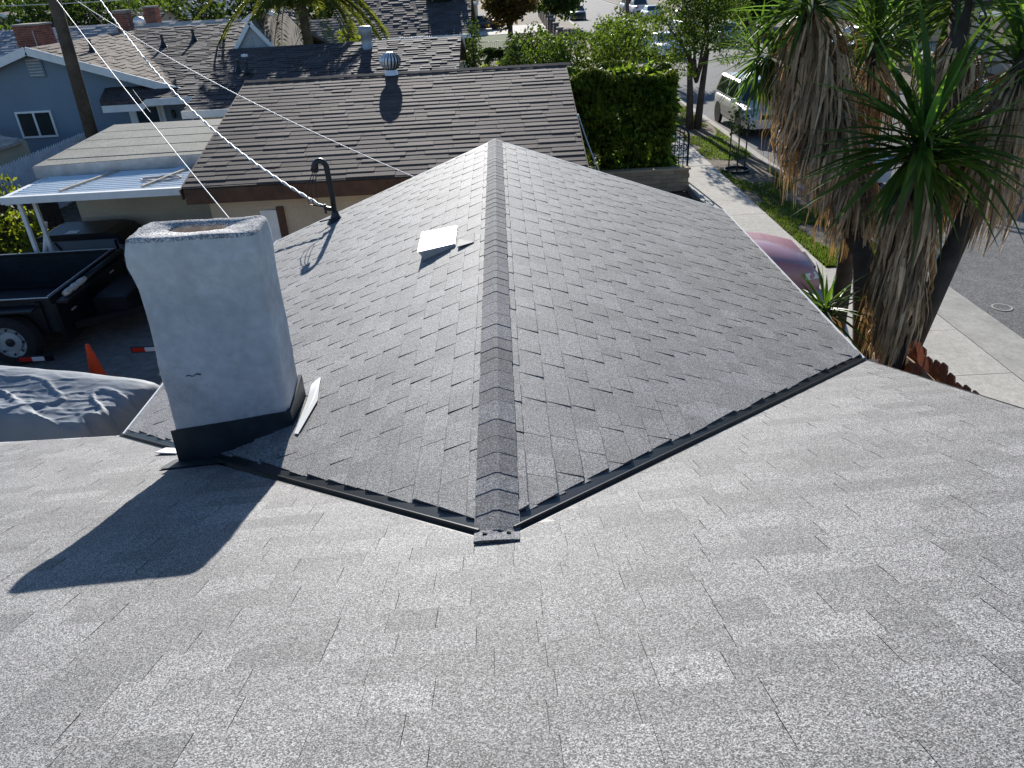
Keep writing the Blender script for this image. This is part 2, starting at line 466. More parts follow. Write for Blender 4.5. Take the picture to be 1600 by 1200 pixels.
# ------------------------------------------------------------------ chimney (a part of the house)
def rrect(x0, x1, y0, y1, r, z, n=5, amp=0.0, seed=0.0, side=8):
    pts = []
    cs = [(x1 - r, y0 + r, -90), (x1 - r, y1 - r, 0), (x0 + r, y1 - r, 90), (x0 + r, y0 + r, 180)]
    ring = []
    for cx_, cy_, a0 in cs:
        for i in range(n): 
            a = R(a0 + 90 * i / (n - 1)); ring.append((cx_ + r * math.cos(a), cy_ + r * math.sin(a)))
    full = []
    for i in range(len(ring)):
        p, q = ring[i], ring[(i + 1) % len(ring)]
        L_ = math.hypot(q[0] - p[0], q[1] - p[1]); m_ = side if L_ > 0.1 else 1
        for j in range(m_): full.append((p[0] + (q[0] - p[0]) * j / m_, p[1] + (q[1] - p[1]) * j / m_))
    mx, my = (x0 + x1) / 2, (y0 + y1) / 2
    for (x, y) in full:
        q = Vector((x * 4 + seed, y * 4, z * 4)); dn = mn.noise(q) * amp + mn.noise(q * 4) * amp * .3
        d = Vector((x - mx, y - my)); d.normalize()
        pts.append((x + d.x * dn, y + d.y * dn, z + mn.noise(q * 1.7) * amp * .4))
    return pts
def loft(mb, rings, close_top=False):
    b0 = len(mb.v); n = len(rings[0])
    for r_ in rings: mb.v.extend(r_)
    for i in range(len(rings) - 1):
        for k in range(n):
            mb.f.append((b0 + i * n + k, b0 + i * n + (k + 1) % n, b0 + (i + 1) * n + (k + 1) % n, b0 + (i + 1) * n + k)); mb.t.append(mb.ct); mb.mi.append(mb.cm)
    if close_top:
        mb.f.append(tuple(b0 + (len(rings) - 1) * n + k for k in range(n))); mb.t.append(mb.ct); mb.mi.append(mb.cm)
CX0t, CX1t, CX0b, CX1b, CYf, CYb = -2.055, -1.330, -2.115, -1.350, 4.15, 4.50
rings = []
NZ = 26
for i in range(NZ):
    f_ = i / (NZ - 1); z = 2.7 + f_ * (4.477 - 2.7)
    g = (z - 3.1) / 1.45; g = max(0, min(1, g))
    x0 = CX0b + (CX0t - CX0b) * g; x1 = CX1b + (CX1t - CX1b) * g
    bulge = 0.022 * math.exp(-((z - 4.36) / 0.09) ** 2)
    rings.append(rrect(x0 - bulge - .004 * math.sin(z * 9), x1 + bulge * .3, CYf - bulge * .5, CYb + bulge, 0.035, z, amp=0.012))
chim = MB(); loft(chim, rings)
chimney = chim.build('chimney', m_stucco, house, smooth=True)
cr = MB()
top = rings[-1]
n = len(top)
mx, my = (CX0t + CX1t) / 2, (CYf + CYb) / 2
def shrink(ring, k, z, amp=0.0):
    o = []
    for p in ring:
        q = Vector((p[0] * 9, p[1] * 9, z * 3))
        o.append((mx + (p[0] - mx) * k, my + (p[1] - my) * k, z + mn.noise(q * 2) * amp))
    return o
def oval(a, b_, z, amp=0.0):
    o = []
    for p in top:
        g = math.atan2((p[1] - my) / (CYb - CYf), (p[0] - mx) / (CX1t - CX0t))
        q = Vector((math.cos(g) * 1.5, math.sin(g) * 1.5, 3)); w = 1 + mn.noise(q * 2) * amp
        o.append((mx + .0 + a * math.cos(g) * w, my + .015 + b_ * math.sin(g) * w, z))
    return o
rr_ = [top, shrink(top, 0.99, 4.49, .006), shrink(top, 0.965, 4.498, .008), shrink(top, 0.90, 4.502, .010), shrink(top, 0.82, 4.500, .008), oval(0.185, 0.088, 4.494, .16), oval(0.178, 0.083, 4.474, .16)]
loft(cr, rr_)
cr.build('crown', m_crown, chimney, smooth=True)
fl = MB(); loft(fl, [oval(0.174, 0.085, 4.482, .1), oval(0.17, 0.085, 4.24, .1), oval(0.17, 0.085, 3.6, .1)], True)
fl.build('flue', m_clay, chimney)
ck = MB(); pts = [(-1.93 + i * .012, CYf - .0045 - .002 * (i % 2), 3.62 + .006 * math.sin(i * 1.3) + i * .0016) for i in range(9)]
for i in range(8): ck.beam(pts[i], pts[i + 1], .006 + .006 * (i > 5), .004)
ck.build('crack', m_deck, chimney)
# lead flashing skirt
fs = MB()
e = 0.012
fs.hexa([(CX0b - e, CYf - e - .03, 2.8), (CX1b + e, CYf - e - .03, 2.8), (CX1b + e, CYf, 2.8), (CX0b - e, CYf, 2.8)],
        [(CX0b - e, CYf - e, 3.235), (CX1b + e, CYf - e, 3.335), (CX1b + e, CYf, 3.335), (CX0b - e, CYf, 3.235)])
fs.hexa([(CX1b - .01, CYf - e, 2.8), (CX1b + e + .004, CYf - e, 2.8), (CX1b + e + .004, CYb + e, 2.8), (CX1b - .01, CYb + e, 2.8)],
        [(CX1b - .01, CYf - e, 3.336), (CX1b + e + .004, CYf - e, 3.336), (CX1b + e + .004, CYb + e, 3.40), (CX1b - .01, CYb + e, 3.40)])
# apron lying on the slope
fs.poly([PM(-2.14, 1.80, .013), PM(-1.40, 1.80, .013), PM(-1.36, 2.02, .013), PM(-2.14, 2.05, .013)])
fs.build('flashing', M('dark_lead_flashing', (.022, .032, .038), .55, n1=(6, .4)), chimney)
fs2 = MB()
fs2.poly([PL(1.62, 1.335, .016), PL(2.00, 1.285, .016), PL(2.37, 1.35, .016), PL(2.34, 1.39, .016), PL(1.65, 1.37, .016)])
fs2.hexa([PL(1.70, 1.345, .012), PL(2.05, 1.318, .012), PL(2.36, 1.345, .012), PL(2.31, 1.415, .012)], [PL(1.70, 1.35, .018), PL(2.05, 1.33, .018), PL(2.36, 1.345, .018), PL(2.31, 1.40, .018)])
fs2.build('flashing_strip', m_white, house, label='white metal strip beside the chimney')
fs3 = MB(); fs3.hexa([(-2.42, 4.40, 2.905), (-2.25, 4.35, 2.92), (-2.26, 4.48, 2.873), (-2.41, 4.53, 2.855)], [(-2.42, 4.40, 2.915), (-2.25, 4.35, 2.93), (-2.26, 4.48, 2.883), (-2.41, 4.53, 2.865)])
fs3.build('flashing_patch', m_white, house, label='small white metal patch left of the chimney')

# ------------------------------------------------------------------ roof vent and service mast
v = MB()
a0, a1, a2, a3 = PL(4.07, .69), PL(4.07, .38), PL(4.58, .38), PL(4.59, .695)
t0, t1, t2, t3 = PL(4.04, .700, .085), PL(4.06, .380, .018), PL(4.58, .380, .018), PL(4.60, .705, .09)
v.hexa([a0, a1, a2, a3], [t0, t1, t2, t3])
v.hexa([t0 + NL * .002, t1 + NL * .002, t2 + NL * .002, t3 + NL * .002], [t0 + NL * .014 + DL * .01, t1 + NL * .012, t2 + NL * .012, t3 + NL * .014 + DL * .01])
v.build('roof_vent', m_galv, house, label='square silver slant-back vent on the left slope')
lf = MB(); lf.ct = 0.9
lf.hexa([PL(3.93, .20, .004), PL(4.20, .20, .004), PL(4.20, .35, .008), PL(3.93, .35, .022)], [PL(3.93, .20, .010), PL(4.20, .20, .010), PL(4.20, .35, .014), PL(3.93, .35, .030)])
lf.build('shingle', m_shingle, house, label='lifted shingle right of the square vent')
mast = MB()
mb_ = Vector((-2.15, 9.80, 2.94))
pts = [mb_ + Vector((0, 0, -.05)), mb_ + Vector((0, 0, .30)), mb_ + Vector((-.01, 0, .66))]
for a in range(0, 181, 20):
    pts.append(mb_ + Vector((-.01 - .075 + .075 * math.cos(R(a)), -.02 * math.sin(R(a)), .68 + .085 * math.sin(R(a)))))
pts.append(pts[-1] + Vector((-.012, 0, -.05)))
mast.tube(pts, [.036] * (len(pts) - 4) + [.04, .045, .048, .05], 10)
ms = mast.build('service_mast', m_black_metal, house, smooth=True, label='black gooseneck service mast near the gable end')
MB().lathe(mb_ + Vector((0, 0, -.06)), [(.13, 0), (.12, .02), (.06, .10), (.042, .16), (.036, .17)], 12).build('boot', m_black_metal, ms)
br = MB(); br.beam(mb_ + Vector((-.02, -.02, .14)), mb_ + Vector((-.10, -.06, .17)), .05, .05); br.beam(mb_ + Vector((-.10, -.06, .10)), mb_ + Vector((-.10, -.06, .22)), .03, .03)
br.tube([mb_ + Vector((-.05, -.05, .02)), mb_ + Vector((-.20, -.08, .0))], .01, 6)
br.build('bracket', m_black_metal, ms)
for q, (dx, dy, sag) in enumerate(((-.20, -.05, .10), (-.13, -.06, .14), (-.07, -.03, .05))):
    s_ = pts[-1] + Vector((.02 * (q - 1), 0, 0)); e_ = mb_ + Vector((-.10, -.06, .20))
    c_ = [s_, s_ + Vector((dx * .3, dy, -.12)), s_ + Vector((dx * .55, dy * 1.4, -.27)), s_ + Vector((dx * .5 , dy * 1.5, -.40)), e_ + Vector((-.02, -.01, -.01))]
    MB().tube(c_, .006, 5).build('loop_wire', m_black_metal, ms)
# ------------------------------------------------------------------ ground, road and pavements
m_dirt = M('yard_soil', (0.13, 0.10, 0.07), 0.95, n1=(0.5, 0.3), n2=(6, 0.25), grains=(30, .3))
m_conc = M('concrete_paving', (0.46, 0.43, 0.37), 0.9, n1=(0.5, 0.10), n2=(9, 0.10), grains=(80, .12), bump=(60, .2, .004))
m_kerb = M('kerb_concrete', (0.38, 0.355, 0.31), 0.9, n1=(2.0, 0.16), n2=(14, 0.12))
m_asph = M('grey_asphalt', (0.135, 0.13, 0.125), 0.92, n1=(0.35, 0.14), n2=(3.5, 0.13), grains=(45, .35), spec=.35)
m_grass = M('green_lawn', (0.07, 0.11, 0.022), 0.95, n1=(1.1, 0.35), n2=(9, 0.3), trans=.2)
m_verge = M('dry_verge_soil', (0.16, 0.125, 0.085), 0.95, n1=(1.6, 0.3), n2=(8, 0.3), grains=(40, .35))
g = MB(); g.box(-420, 500, -60, 700, -1.0, -0.05); g.build('ground', m_dirt, None, kind='structure')
g = MB(); g.box(8.42, 17.6, -40, 420, -0.5, 0.0); g.build('road', m_asph, None, kind='structure')
m_yard = M('driveway_concrete', (0.16, 0.155, 0.145), 0.9, n1=(0.7, .25), n2=(7, .2))
g = MB(); g.box(-11.5, -2.76, -6, 16.6, -0.04, 0.02); g.box(-2.75, 5.19, 9.8, 18.2, -0.04, 0.02); g.build('driveway', m_yard, None, kind='structure')
pv = tag(MB().build('pavement', m_conc, None), kind='structure')
rp = random.Random(3)
def slabs(x0, x1, y0, y1, n, nx=1):
    for i in range(n):
        for j in range(nx):
            ya = y0 + (y1 - y0) * i / n; yb = y0 + (y1 - y0) * (i + 1) / n
            xa = x0 + (x1 - x0) * j / nx; xb = x0 + (x1 - x0) * (j + 1) / nx
            p = MB(); p.ct = 1; p.box(xa + .006, xb - .006, ya + .006, yb - .006, -0.04, 0.13 + rp.uniform(-.004, .004)); p.build('paving_slab', m_conc, pv)
slabs(5.2, 6.45, 14.2, 40, 20); slabs(5.2, 7.42, -4, 14.2, 12)
fil = MB(); fil.box(5.19, 6.46, 14.2, 40.1, -.3, .10); fil.box(5.19, 7.43, -4.1, 14.195, -.3, .10); fil.build('pavement_bed', m_kerb, pv)
k = MB()
k.box(8.0, 8.16, 14.4, 110, -.3, .14); k.box(8.165, 8.418, 14.4, 110, -.3, .006)
k.hexa([(7.44, -6, -.3), (8.418, -6, -.3), (8.418, 14.39, -.3), (7.44, 14.39, -.3)], [(7.44, -6, .125), (8.418, -6, .006), (8.418, 14.39, .006), (7.44, 14.39, .125)])
k.box(17.602, 17.85, -40, 300, -.3, .008); k.box(17.855, 18.02, -40, 300, -.3, .15)
k.build('kerb', m_kerb, None, kind='structure')
vg = MB(); vg.box(6.462, 7.998, 14.2, 110, -.3, .115); vg.build('verge', m_verge, None, kind='structure')
# ------------------------------------------------------------------ helpers for buildings
m_shake = M('brown_shake_roofing', (0.092, 0.072, 0.062), 0.85, n1=(1.2, 0.25), n2=(25, 0.3), tone=True, spec=.2)
m_oldroof = M('weathered_grey_brown_shingle', (0.19, 0.155, 0.125), 0.9, n1=(.6, 0.2), n2=(14, 0.25), tone=True, spec=.15)
m_darkroof = M('dark_brown_shingle', (0.075, 0.062, 0.060), 0.85, n1=(.7, .2), n2=(12, .3), tone=True, spec=.25)
m_rollroof = M('grey_roll_roofing', (0.19, 0.19, 0.165), 0.9, n1=(1.3, 0.16), n2=(8, 0.12), grains=(60, .3))
m_bluewall = M('slate_blue_stucco', (0.19, 0.25, 0.31), 0.9, n1=(.8, .08), n2=(20, .06), bump=(50, .3, .006))
m_greyroof = M('pale_grey_shingle', (0.27, 0.27, 0.28), 0.85, n1=(.5, .15), n2=(8, .15), tone=True)
m_glass = M('dark_window_glass', (0.02, 0.03, 0.035), 0.08, spec=.8)
m_brick = M('red_brick', (0.24, 0.085, 0.06), 0.9, n1=(6, .25), n2=(30, .2), tone=True)
m_mortar = M('mortar', (0.30, 0.27, 0.24), 0.95)
m_cream = M('cream_stucco', (0.56, 0.48, 0.33), 0.92, n1=(1, .08))
m_tanroof = M('sunlit_tan_shingle', (0.50, 0.42, 0.34), 0.85, n1=(.6, .15), n2=(9, .15), tone=True)
m_pvc = M('white_corrugated_panel', (0.66, 0.72, 0.76), 0.45, n1=(3, .06))
m_oldwood = M('weathered_batten', (0.42, 0.38, 0.31), 0.85, n1=(7, .2))
m_leadgrey = M('weathered_vent_metal', (0.40, 0.40, 0.40), 0.5, n1=(5, .2), metal=.3)
rb = random.Random(21)

def field(parent, O, U, V, outline, expo, wmin, wmax, tlo, thi, mat, limit, jitter=0.0, amp=.2, name='shingle'):
    p = shingle_pieces(O, U, V, outline, expo, wmin, wmax, tlo, thi, rb, cham=expo * .06, seam=.003, tone_amp=amp, jitter=jitter)
    place_pieces(p, name, name + '_field', mat, parent, limit)
def gable(name, label, x0, x1, y0, y1, ze, zr, axis, wall, roof, over=.35, limit=0, expo=.22, wins=(), cat='house', fasc=None, group=None, far=True, deckm=None):
    """rectangular house; ridge along axis 'x' or 'y'; every course of its roof is geometry"""
    t = thing(name, label, cat, ((x0 + x1) / 2, (y0 + y1) / 2, 0), 0, group)
    w = MB(); w.box(x0, x1, y0, y1, 0, ze)
    mx, my = (x0 + x1) / 2, (y0 + y1) / 2
    if axis == 'x':
        for X, e in ((x0, .02), (x1, -.02)):
            w.hexa([(X, y0, ze), (X, y1, ze), (X, my, zr - .05)], [(X + e, y0, ze), (X + e, y1, ze), (X + e, my, zr - .05)])
    else:
        for Y, e in ((y0, .02), (y1, -.02)):
            w.hexa([(x0, Y, ze), (x1, Y, ze), (mx, Y, zr - .05)], [(x0, Y + e, ze), (x1, Y + e, ze), (mx, Y + e, zr - .05)])
    w.build('wall', wall, t)
    rise = zr - ze
    d = MB(); half = (my - y0) if axis == 'x' else (mx - x0); k = rise / half
    zo = ze - k * over
    rf = None
    if axis == 'x':
        a, b_ = x0 - over, x1 + over
        for s_, Y in ((-1, y0 - over), (1, y1 + over)):
            d.hexa([(a, my, zr - .1), (b_, my, zr - .1), (b_, Y, zo - .1), (a, Y, zo - .1)], [(a, my, zr), (b_, my, zr), (b_, Y, zo), (a, Y, zo)])
    else:
        a, b_ = y0 - over, y1 + over
        for s_, X in ((-1, x0 - over), (1, x1 + over)):
            d.hexa([(mx, a, zr - .1), (mx, b_, zr - .1), (X, b_, zo - .1), (X, a, zo - .1)], [(mx, a, zr), (mx, b_, zr), (X, b_, zo), (X, a, zo)])
    rf = d.build('roof', deckm or roof, t)
    L_ = math.hypot(half + over, rise + k * over)
    if axis == 'x':
        for s_ in (-1, 1):
            Y = my + s_ * (half + over)
            field(t if limit else rf, (x0 - over, my, zr + .004), (1, 0, 0), (0, s_ * (half + over), -(rise + k * over)), [(0, 0), (x1 - x0 + 2 * over, 0), (x1 - x0 + 2 * over, L_), (0, L_)], expo, .3, .9, .012, .03, roof, limit if s_ < 0 else 0)
            MB().beam((x0 - over, Y + s_ * .012, zo - .06), (x1 + over, Y + s_ * .012, zo - .06), .024, .2).build('fascia', fasc or m_white, t)
    else:
        for s_ in (-1, 1):
            X = mx + s_ * (half + over)
            field(t if limit else rf, (mx, y0 - over, zr + .004), (0, 1, 0), (s_ * (half + over), 0, -(rise + k * over)), [(0, 0), (y1 - y0 + 2 * over, 0), (y1 - y0 + 2 * over, L_), (0, L_)], expo, .3, .9, .012, .03, roof, limit if s_ > 0 else 0)
            MB().beam((X + s_ * .012, y0 - over, zo - .06), (X + s_ * .012, y1 + over, zo - .06), .024, .2).build('fascia', fasc or m_white, t)
        for Y in (y0 - over - .015, ):
            for s_ in (-1, 1):
                MB().beam((mx, Y, zr - .06), (mx + s_ * (half + over), Y, zo - .06), .03, .24).build('bargeboard', fasc or m_white, t)
    for wn_ in wins: window(t, *wn_)
    return t
def window(par, x0, x1, z0, z1, Y, face=-1, frame=None, door=False, mull=True):
    """window or door on a wall facing -Y"""
    fm = frame or m_white
    f = MB(); w = .06; ya, yb = Y - .05, Y + .03
    f.box(x0 - w, x1 + w, ya, yb, z1, z1 + w); f.box(x0 - w, x1 + w, ya, yb, z0 - w, z0)
    f.box(x0 - w, x0, ya, yb, z0, z1); f.box(x1, x1 + w, ya, yb, z0, z1)
    if mull: f.box((x0 + x1) / 2 - .03, (x0 + x1) / 2 + .03, ya, yb, z0, z1)
    o = f.build('door' if door else 'window', fm, par)
    g_ = MB(); g_.box(x0, x1, Y - .02, Y + .02, z0, z1); g_.build('pane', m_glass, o)
    return o
def cone_vent(par, x, y, z, h=.35, r=.05, cap=False, mat=None):
    v_ = MB(); v_.lathe((x, y, z - .05), [(r * 3, 0), (r * 2.2, .05), (r * 1.1, .18), (r, .2), (r, h), (0, h)], 10)
    return v_.build('pipe_vent', mat or m_black_metal, par)

# ------------------------------------------------------------------ garage next door with the long brown roof
ga = thing('garage', 'beige garage next door with a long dark brown roof of wavy courses', 'garage', (-2.1, 18, 0))
w = MB(); w.box(-5.55, 1.3, 14.35, 24.6, 0, 2.5)
for X, e in ((-5.55, .02), (1.3, -.02)): w.hexa([(X, 14.35, 2.5), (X, 24.6, 2.5), (X, 19.45, 3.5)], [(X + e, 14.35, 2.5), (X + e, 24.6, 2.5), (X + e, 19.45, 3.5)])
w.build('wall', m_beige, ga)
GE = Vector((-6.02, 19.45, 3.625)); VD = Vector((0, -5.5, -1.15)); GLn = VD.length
d = MB()
d.hexa([(-5.95, 19.45, 3.5), (1.66, 19.45, 3.5), (1.6, 13.97, 2.36), (-5.8, 13.97, 2.36)], [(-5.95, 19.45, 3.615), (1.66, 19.45, 3.615), (1.6, 13.97, 2.47), (-5.8, 13.97, 2.47)])
d.hexa([(-5.95, 19.452, 3.5), (1.66, 19.452, 3.5), (1.6, 25, 2.36), (-5.8, 25, 2.36)], [(-5.95, 19.452, 3.615), (1.66, 19.452, 3.615), (1.6, 25, 2.47), (-5.8, 25, 2.47)])
d.build('roof', m_shake, ga)
pcs = shingle_pieces(GE, (1, 0, 0), VD, [(0.03, 0), (7.72, 0), (7.64, GLn), (.2, GLn)], .215, .35, 1.0, .012, .020, rb, cham=.02, seam=.003, tone_amp=.2, jitter=.014, alt=False)
place_pieces(pcs, 'shingle', 'shingle_field', m_shake, ga, 300)
pcs = shingle_pieces(GE, (1, 0, 0), (0, 5.55, -1.16), [(0, 0), (7.65, 0), (7.65, GLn), (0, GLn)], .262, .5, 1.2, .022, .036, rb, cham=.02, seam=.003)
place_pieces(pcs, 'shingle', 'shingle_field', m_shake, ga, 0)
x = -6.0
while x < 1.6:
    c_ = MB(); c_.ct = rb.uniform(.8, 1.3)
    c_.hexa([(x, 19.33, 3.61), (x + .31, 19.33, 3.605), (x + .31, 19.57, 3.605), (x, 19.57, 3.61)], [(x, 19.33, 3.635), (x + .31, 19.33, 3.625), (x + .31, 19.45, 3.665), (x, 19.45, 3.675)])
    c_.hexa([(x, 19.451, 3.61), (x + .31, 19.451, 3.605), (x + .31, 19.57, 3.605), (x, 19.57, 3.61)], [(x, 19.451, 3.675), (x + .31, 19.451, 3.665), (x + .31, 19.57, 3.625), (x, 19.57, 3.635)])
    c_.build('ridge_cap', m_shake, ga); x += .3
f = MB(); f.box(-5.8, 1.6, 13.93, 13.962, 2.18, 2.45); f.build('fascia', m_brownwood, ga)
f = MB(); f.box(-5.8, 1.6, 13.965, 14.34, 2.2, 2.235); f.build('soffit', m_brownwood, ga)
for X, q in ((-5.86, -5.99), (1.63, 1.69)):
    MB().beam((X, 13.95, 2.36), (q, 19.45, 3.53), .03, .2).build('bargeboard', m_brownwood, ga)
tv = MB(); bx, by, bz = -2.46, 19.35, 3.62
tv.lathe((bx, by, bz), [(.17, 0), (.15, .06), (.13, .12)], 16)
body = tv.build('turbine_vent', m_galv, ga, smooth=True)
for kf in range(18):
    a = 2 * PI * kf / 18; fin = MB()
    prev = None
    for s_ in range(9):
        ph = -PI * .42 + PI * .9 * s_ / 8
        r0 = .26 * math.cos(ph) ; z_ = bz + .30 + .20 * math.sin(ph)
        a2 = a + .25 * s_ / 8
        p = (bx + r0 * math.cos(a2), by + r0 * math.sin(a2), z_); q = (bx + (r0 - .02) * math.cos(a2 + .21), by + (r0 - .02) * math.sin(a2 + .21), z_)
        if prev: fin.poly([prev[0], prev[1], q, p])
        prev = (p, q)
    fin.build('fin', m_galv, body)
MB().lathe((bx, by, bz + .1), [(.12, 0), (.2, .1), (.22, .2), (.18, .32), (.08, .38)], 14).build('core', m_black_metal, body)
MB().lathe((bx, by, bz + .47), [(.12, 0), (.07, .03), (0, .04)], 12).build('cap', m_galv, body)
dr = MB(); dr.box(-4.62, -4.30, 14.30, 14.348, 0, 1.9); dr.build('door', m_white, ga)
dr = MB(); dr.box(-4.29, -4.16, 14.29, 14.348, 0, 1.95); dr.build('door_frame', m_brownwood, ga)

# flat roofed shed with roll roofing and the white patio cover in front of it
sh = thing('shed', 'beige shed with a flat grey roll roof behind the white patio cover', 'shed', (-8.2, 19, 0))
w = MB(); w.box(-9.75, -5.8, 17.35, 21.0, 0, 2.3); w.build('wall', m_beige, sh)
w = MB(); w.hexa([(-10.0, 16.62, 2.28), (-6.42, 17.0, 2.28), (-6.42, 21.3, 2.34), (-10.3, 21.3, 2.34)], [(-10.0, 16.62, 2.50), (-6.42, 17.0, 2.50), (-6.42, 21.3, 2.56), (-10.3, 21.3, 2.56)])
w.build('roof', m_rollroof, sh)
for i in range(4):
    y0 = 17.2 + i * 1.0; s_ = MB(); s_.hexa([(-10.0 - .05 * i, y0, 2.50), (-6.45, y0 + .1, 2.50), (-6.45, y0 + 1.02, 2.505), (-10.03 - .05 * i, y0 + .98, 2.505)], [(-9.98 - .05 * i, y0, 2.519 + i * .013), (-6.47, y0 + .1, 2.519 + i * .013), (-6.47, y0 + 1.04, 2.526 + i * .013), (-10.0 - .05 * i, y0 + .99, 2.526 + i * .013)])
    s_.build('roofing_strip', m_rollroof, sh)
f = MB(); f.beam((-10.0, 16.60, 2.37), (-6.42, 16.98, 2.37), .03, .24); f.build('fascia', m_leadgrey, sh)
pc = thing('patio_cover', 'white corrugated patio cover on slim white posts with two battens on top', 'patio cover', (-8, 16, 0))
for i in range(12):
    ya = 15.06 + i * .163; pn = MB()
    za = 2.235
    pr = [(0, 0), (.03, 0), (.05, .035), (.08, .035), (.10, 0), (.158, 0)]
    a_ = [(-9.72 + (.0), ya + u_, za + v_) for u_, v_ in pr]; b2 = [(-6.2, ya + u_, za + v_) for u_, v_ in pr]
    for j in range(5): pn.poly([a_[j], a_[j + 1], b2[j + 1], b2[j]]); pn.poly([(p[0], p[1], p[2] - .004) for p in (b2[j], b2[j + 1], a_[j + 1], a_[j])])
    pn.build('roof_panel', m_pvc, pc)
f = MB(); f.box(-9.85, -6.15, 14.92, 15.04, 2.13, 2.27); f.build('gutter', m_white, pc)
f = MB(); f.box(-9.85, -9.74, 15.045, 17.0, 2.08, 2.26); f.build('side_beam', m_white, pc)
for x in (-8.6, -6.95):
    MB().beam((x - .15, 15.15, 2.29), (x + .35, 16.95, 2.29), .06, .035).build('batten', m_oldwood, pc)
for x, y in ((-9.6, 15.1), (-9.45, 15.35)):
    MB().beam((x, y, 0.0), (x, y, 2.1), .07, .07).build('post', m_white, pc)
MB().beam((-9.55, 15.2, .95), (-9.45, 15.5, 1.6), .05, .05).build('brace', m_white, pc)
hz_ = MB(); pts = []
for i in range(30):
    a = i / 29 * 2 * PI * 1.15 + 2.2; pts.append((-6.95 + .42 * math.cos(a) * (1 - .1 * i / 29), 15.75 + .18 * math.sin(a), 2.285 + .006 * (i % 3)))
hz_.tube(pts, .02, 6); tag(hz_.build('garden_hose', M('pale_hose', (.35, .33, .33), .6), None, smooth=True), 'loop of pale hose lying on the patio cover', 'hose')

# ------------------------------------------------------------------ low house behind the garage
bh = gable('house', 'low house with dark shingle roof and round metal flue just behind the garage ridge', -8.4, -1.5, 22.6, 32.4, 2.72, 3.8, 'x', m_cream, m_darkroof, over=.4, limit=200, expo=.2)
fv = MB(); fv.lathe((-4.15, 26.9, 3.6), [(.30, 0), (.2, .06), (.17, .08), (.17, .42), (.22, .47), (.22, .66), (.16, .70), (0, .71)], 16)
fv.build('flue_vent', m_leadgrey, bh, smooth=True)
cone_vent(bh, -7.95, 25.3, 3.36); cone_vent(bh, -7.6, 25.0, 3.33); 
MB().lathe((-7.72, 25.4, 3.70), [(.02, 0), (.1, .02), (.1, .08), (0, .1)], 10).build('vent_cap', m_white, bh)

# ------------------------------------------------------------------ slate blue house on the left
bl = gable('house', 'slate blue house with white fascia boards and a louvred gable vent, at the left', -18.5, -10.4, 26.0, 34.0, 2.98, 4.27, 'y', m_bluewall, m_oldroof, over=.4, limit=120, expo=.2)
def prt(n_, m_, *boxes):
    q = MB()
    for b_ in boxes: q.box(*b_)
    return q.build(n_, m_, bl)
gv = prt('gable_vent', m_bluewall, (-14.78, -14.26, 25.95, 25.99, 3.42, 3.99))
for i in range(6): MB().box(-14.74, -14.30, 25.92, 25.955, 3.46 + i * .088, 3.50 + i * .088).build('louvre', m_leadgrey, gv)
window(bl, -15.6, -14.55, 1.65, 2.36, 25.99)
# main wing: long slope facing the viewer
MW = MB()
MW.box(-12.3, -8.2, 26.002, 40, 0, 2.9); MW.build('wall', m_bluewall, bl)
MW = MB(); MW.hexa([(-14.4, 33.6, 4.15), (-8.1, 33.6, 4.15), (-8.1, 24.7, 2.6), (-12.2, 24.7, 2.6)], [(-14.4, 33.6, 4.30), (-8.1, 33.6, 4.30), (-8.1, 24.7, 2.74), (-12.2, 24.7, 2.74)])
MW.hexa([(-14.4, 33.602, 4.15), (-8.1, 33.602, 4.15), (-8.1, 41, 2.7), (-15, 41, 2.7)], [(-14.4, 33.602, 4.30), (-8.1, 33.602, 4.30), (-8.1, 41, 2.84), (-15, 41, 2.84)])
MW.build('roof', m_darkroof, bl)
vd = Vector((0, -8.9, -1.56)); 
field(bl, (-14.9, 33.6, 4.31), (1, 0, 0), vd, [(0.3, 0), (6.8, 0), (6.8, vd.length), (2.7, vd.length)], .2, .3, .9, .012, .03, m_darkroof, 120)
pf = MB()
for (xa, xb, z0) in ((-12.15, -10.95, 2.42), (-10.75, -8.15, 2.55)): pf.box(xa, xb, 24.62, 24.66, z0, z0 + .2)
pf.hexa([(-10.95, 24.62, 2.42), (-10.75, 24.62, 2.55), (-10.75, 24.62, 2.75), (-10.95, 24.62, 2.62)], [(-10.95, 24.66, 2.42), (-10.75, 24.66, 2.55), (-10.75, 24.66, 2.75), (-10.95, 24.66, 2.62)])
pf.build('porch_fascia', m_white, bl)
dn = window(bl, -11.75, -11.05, 0.4, 2.35, 25.99, door=True, mull=False)
MB().box(-12.0, -10.85, 25.976, 25.998, 0.3, 2.52).build('door_surround', m_white, bl)
window(bl, -9.95, -9.3, 1.55, 2.36, 25.99, mull=False)
MB().lathe((-10.5, 25.8, 2.1), [(.03, -.12), (.07, -.1), (.07, .1), (.02, .14)], 8).build('porch_lamp', m_black_metal, bl)
for p in ((-11.25, 31.2, 3.95), (-12.2, 30.6, 3.85)): cone_vent(bl, *p, h=.4)
cone_vent(bl, -13.4, 27.6, 3.95, h=.45)
MB().lathe((-9.0, 30.2, 3.7), [(.12, 0), (.06, .1), (.05, .5), (.09, .52), (.09, .62), (0, .64)], 10).build('pipe_vent', m_leadgrey, bl)
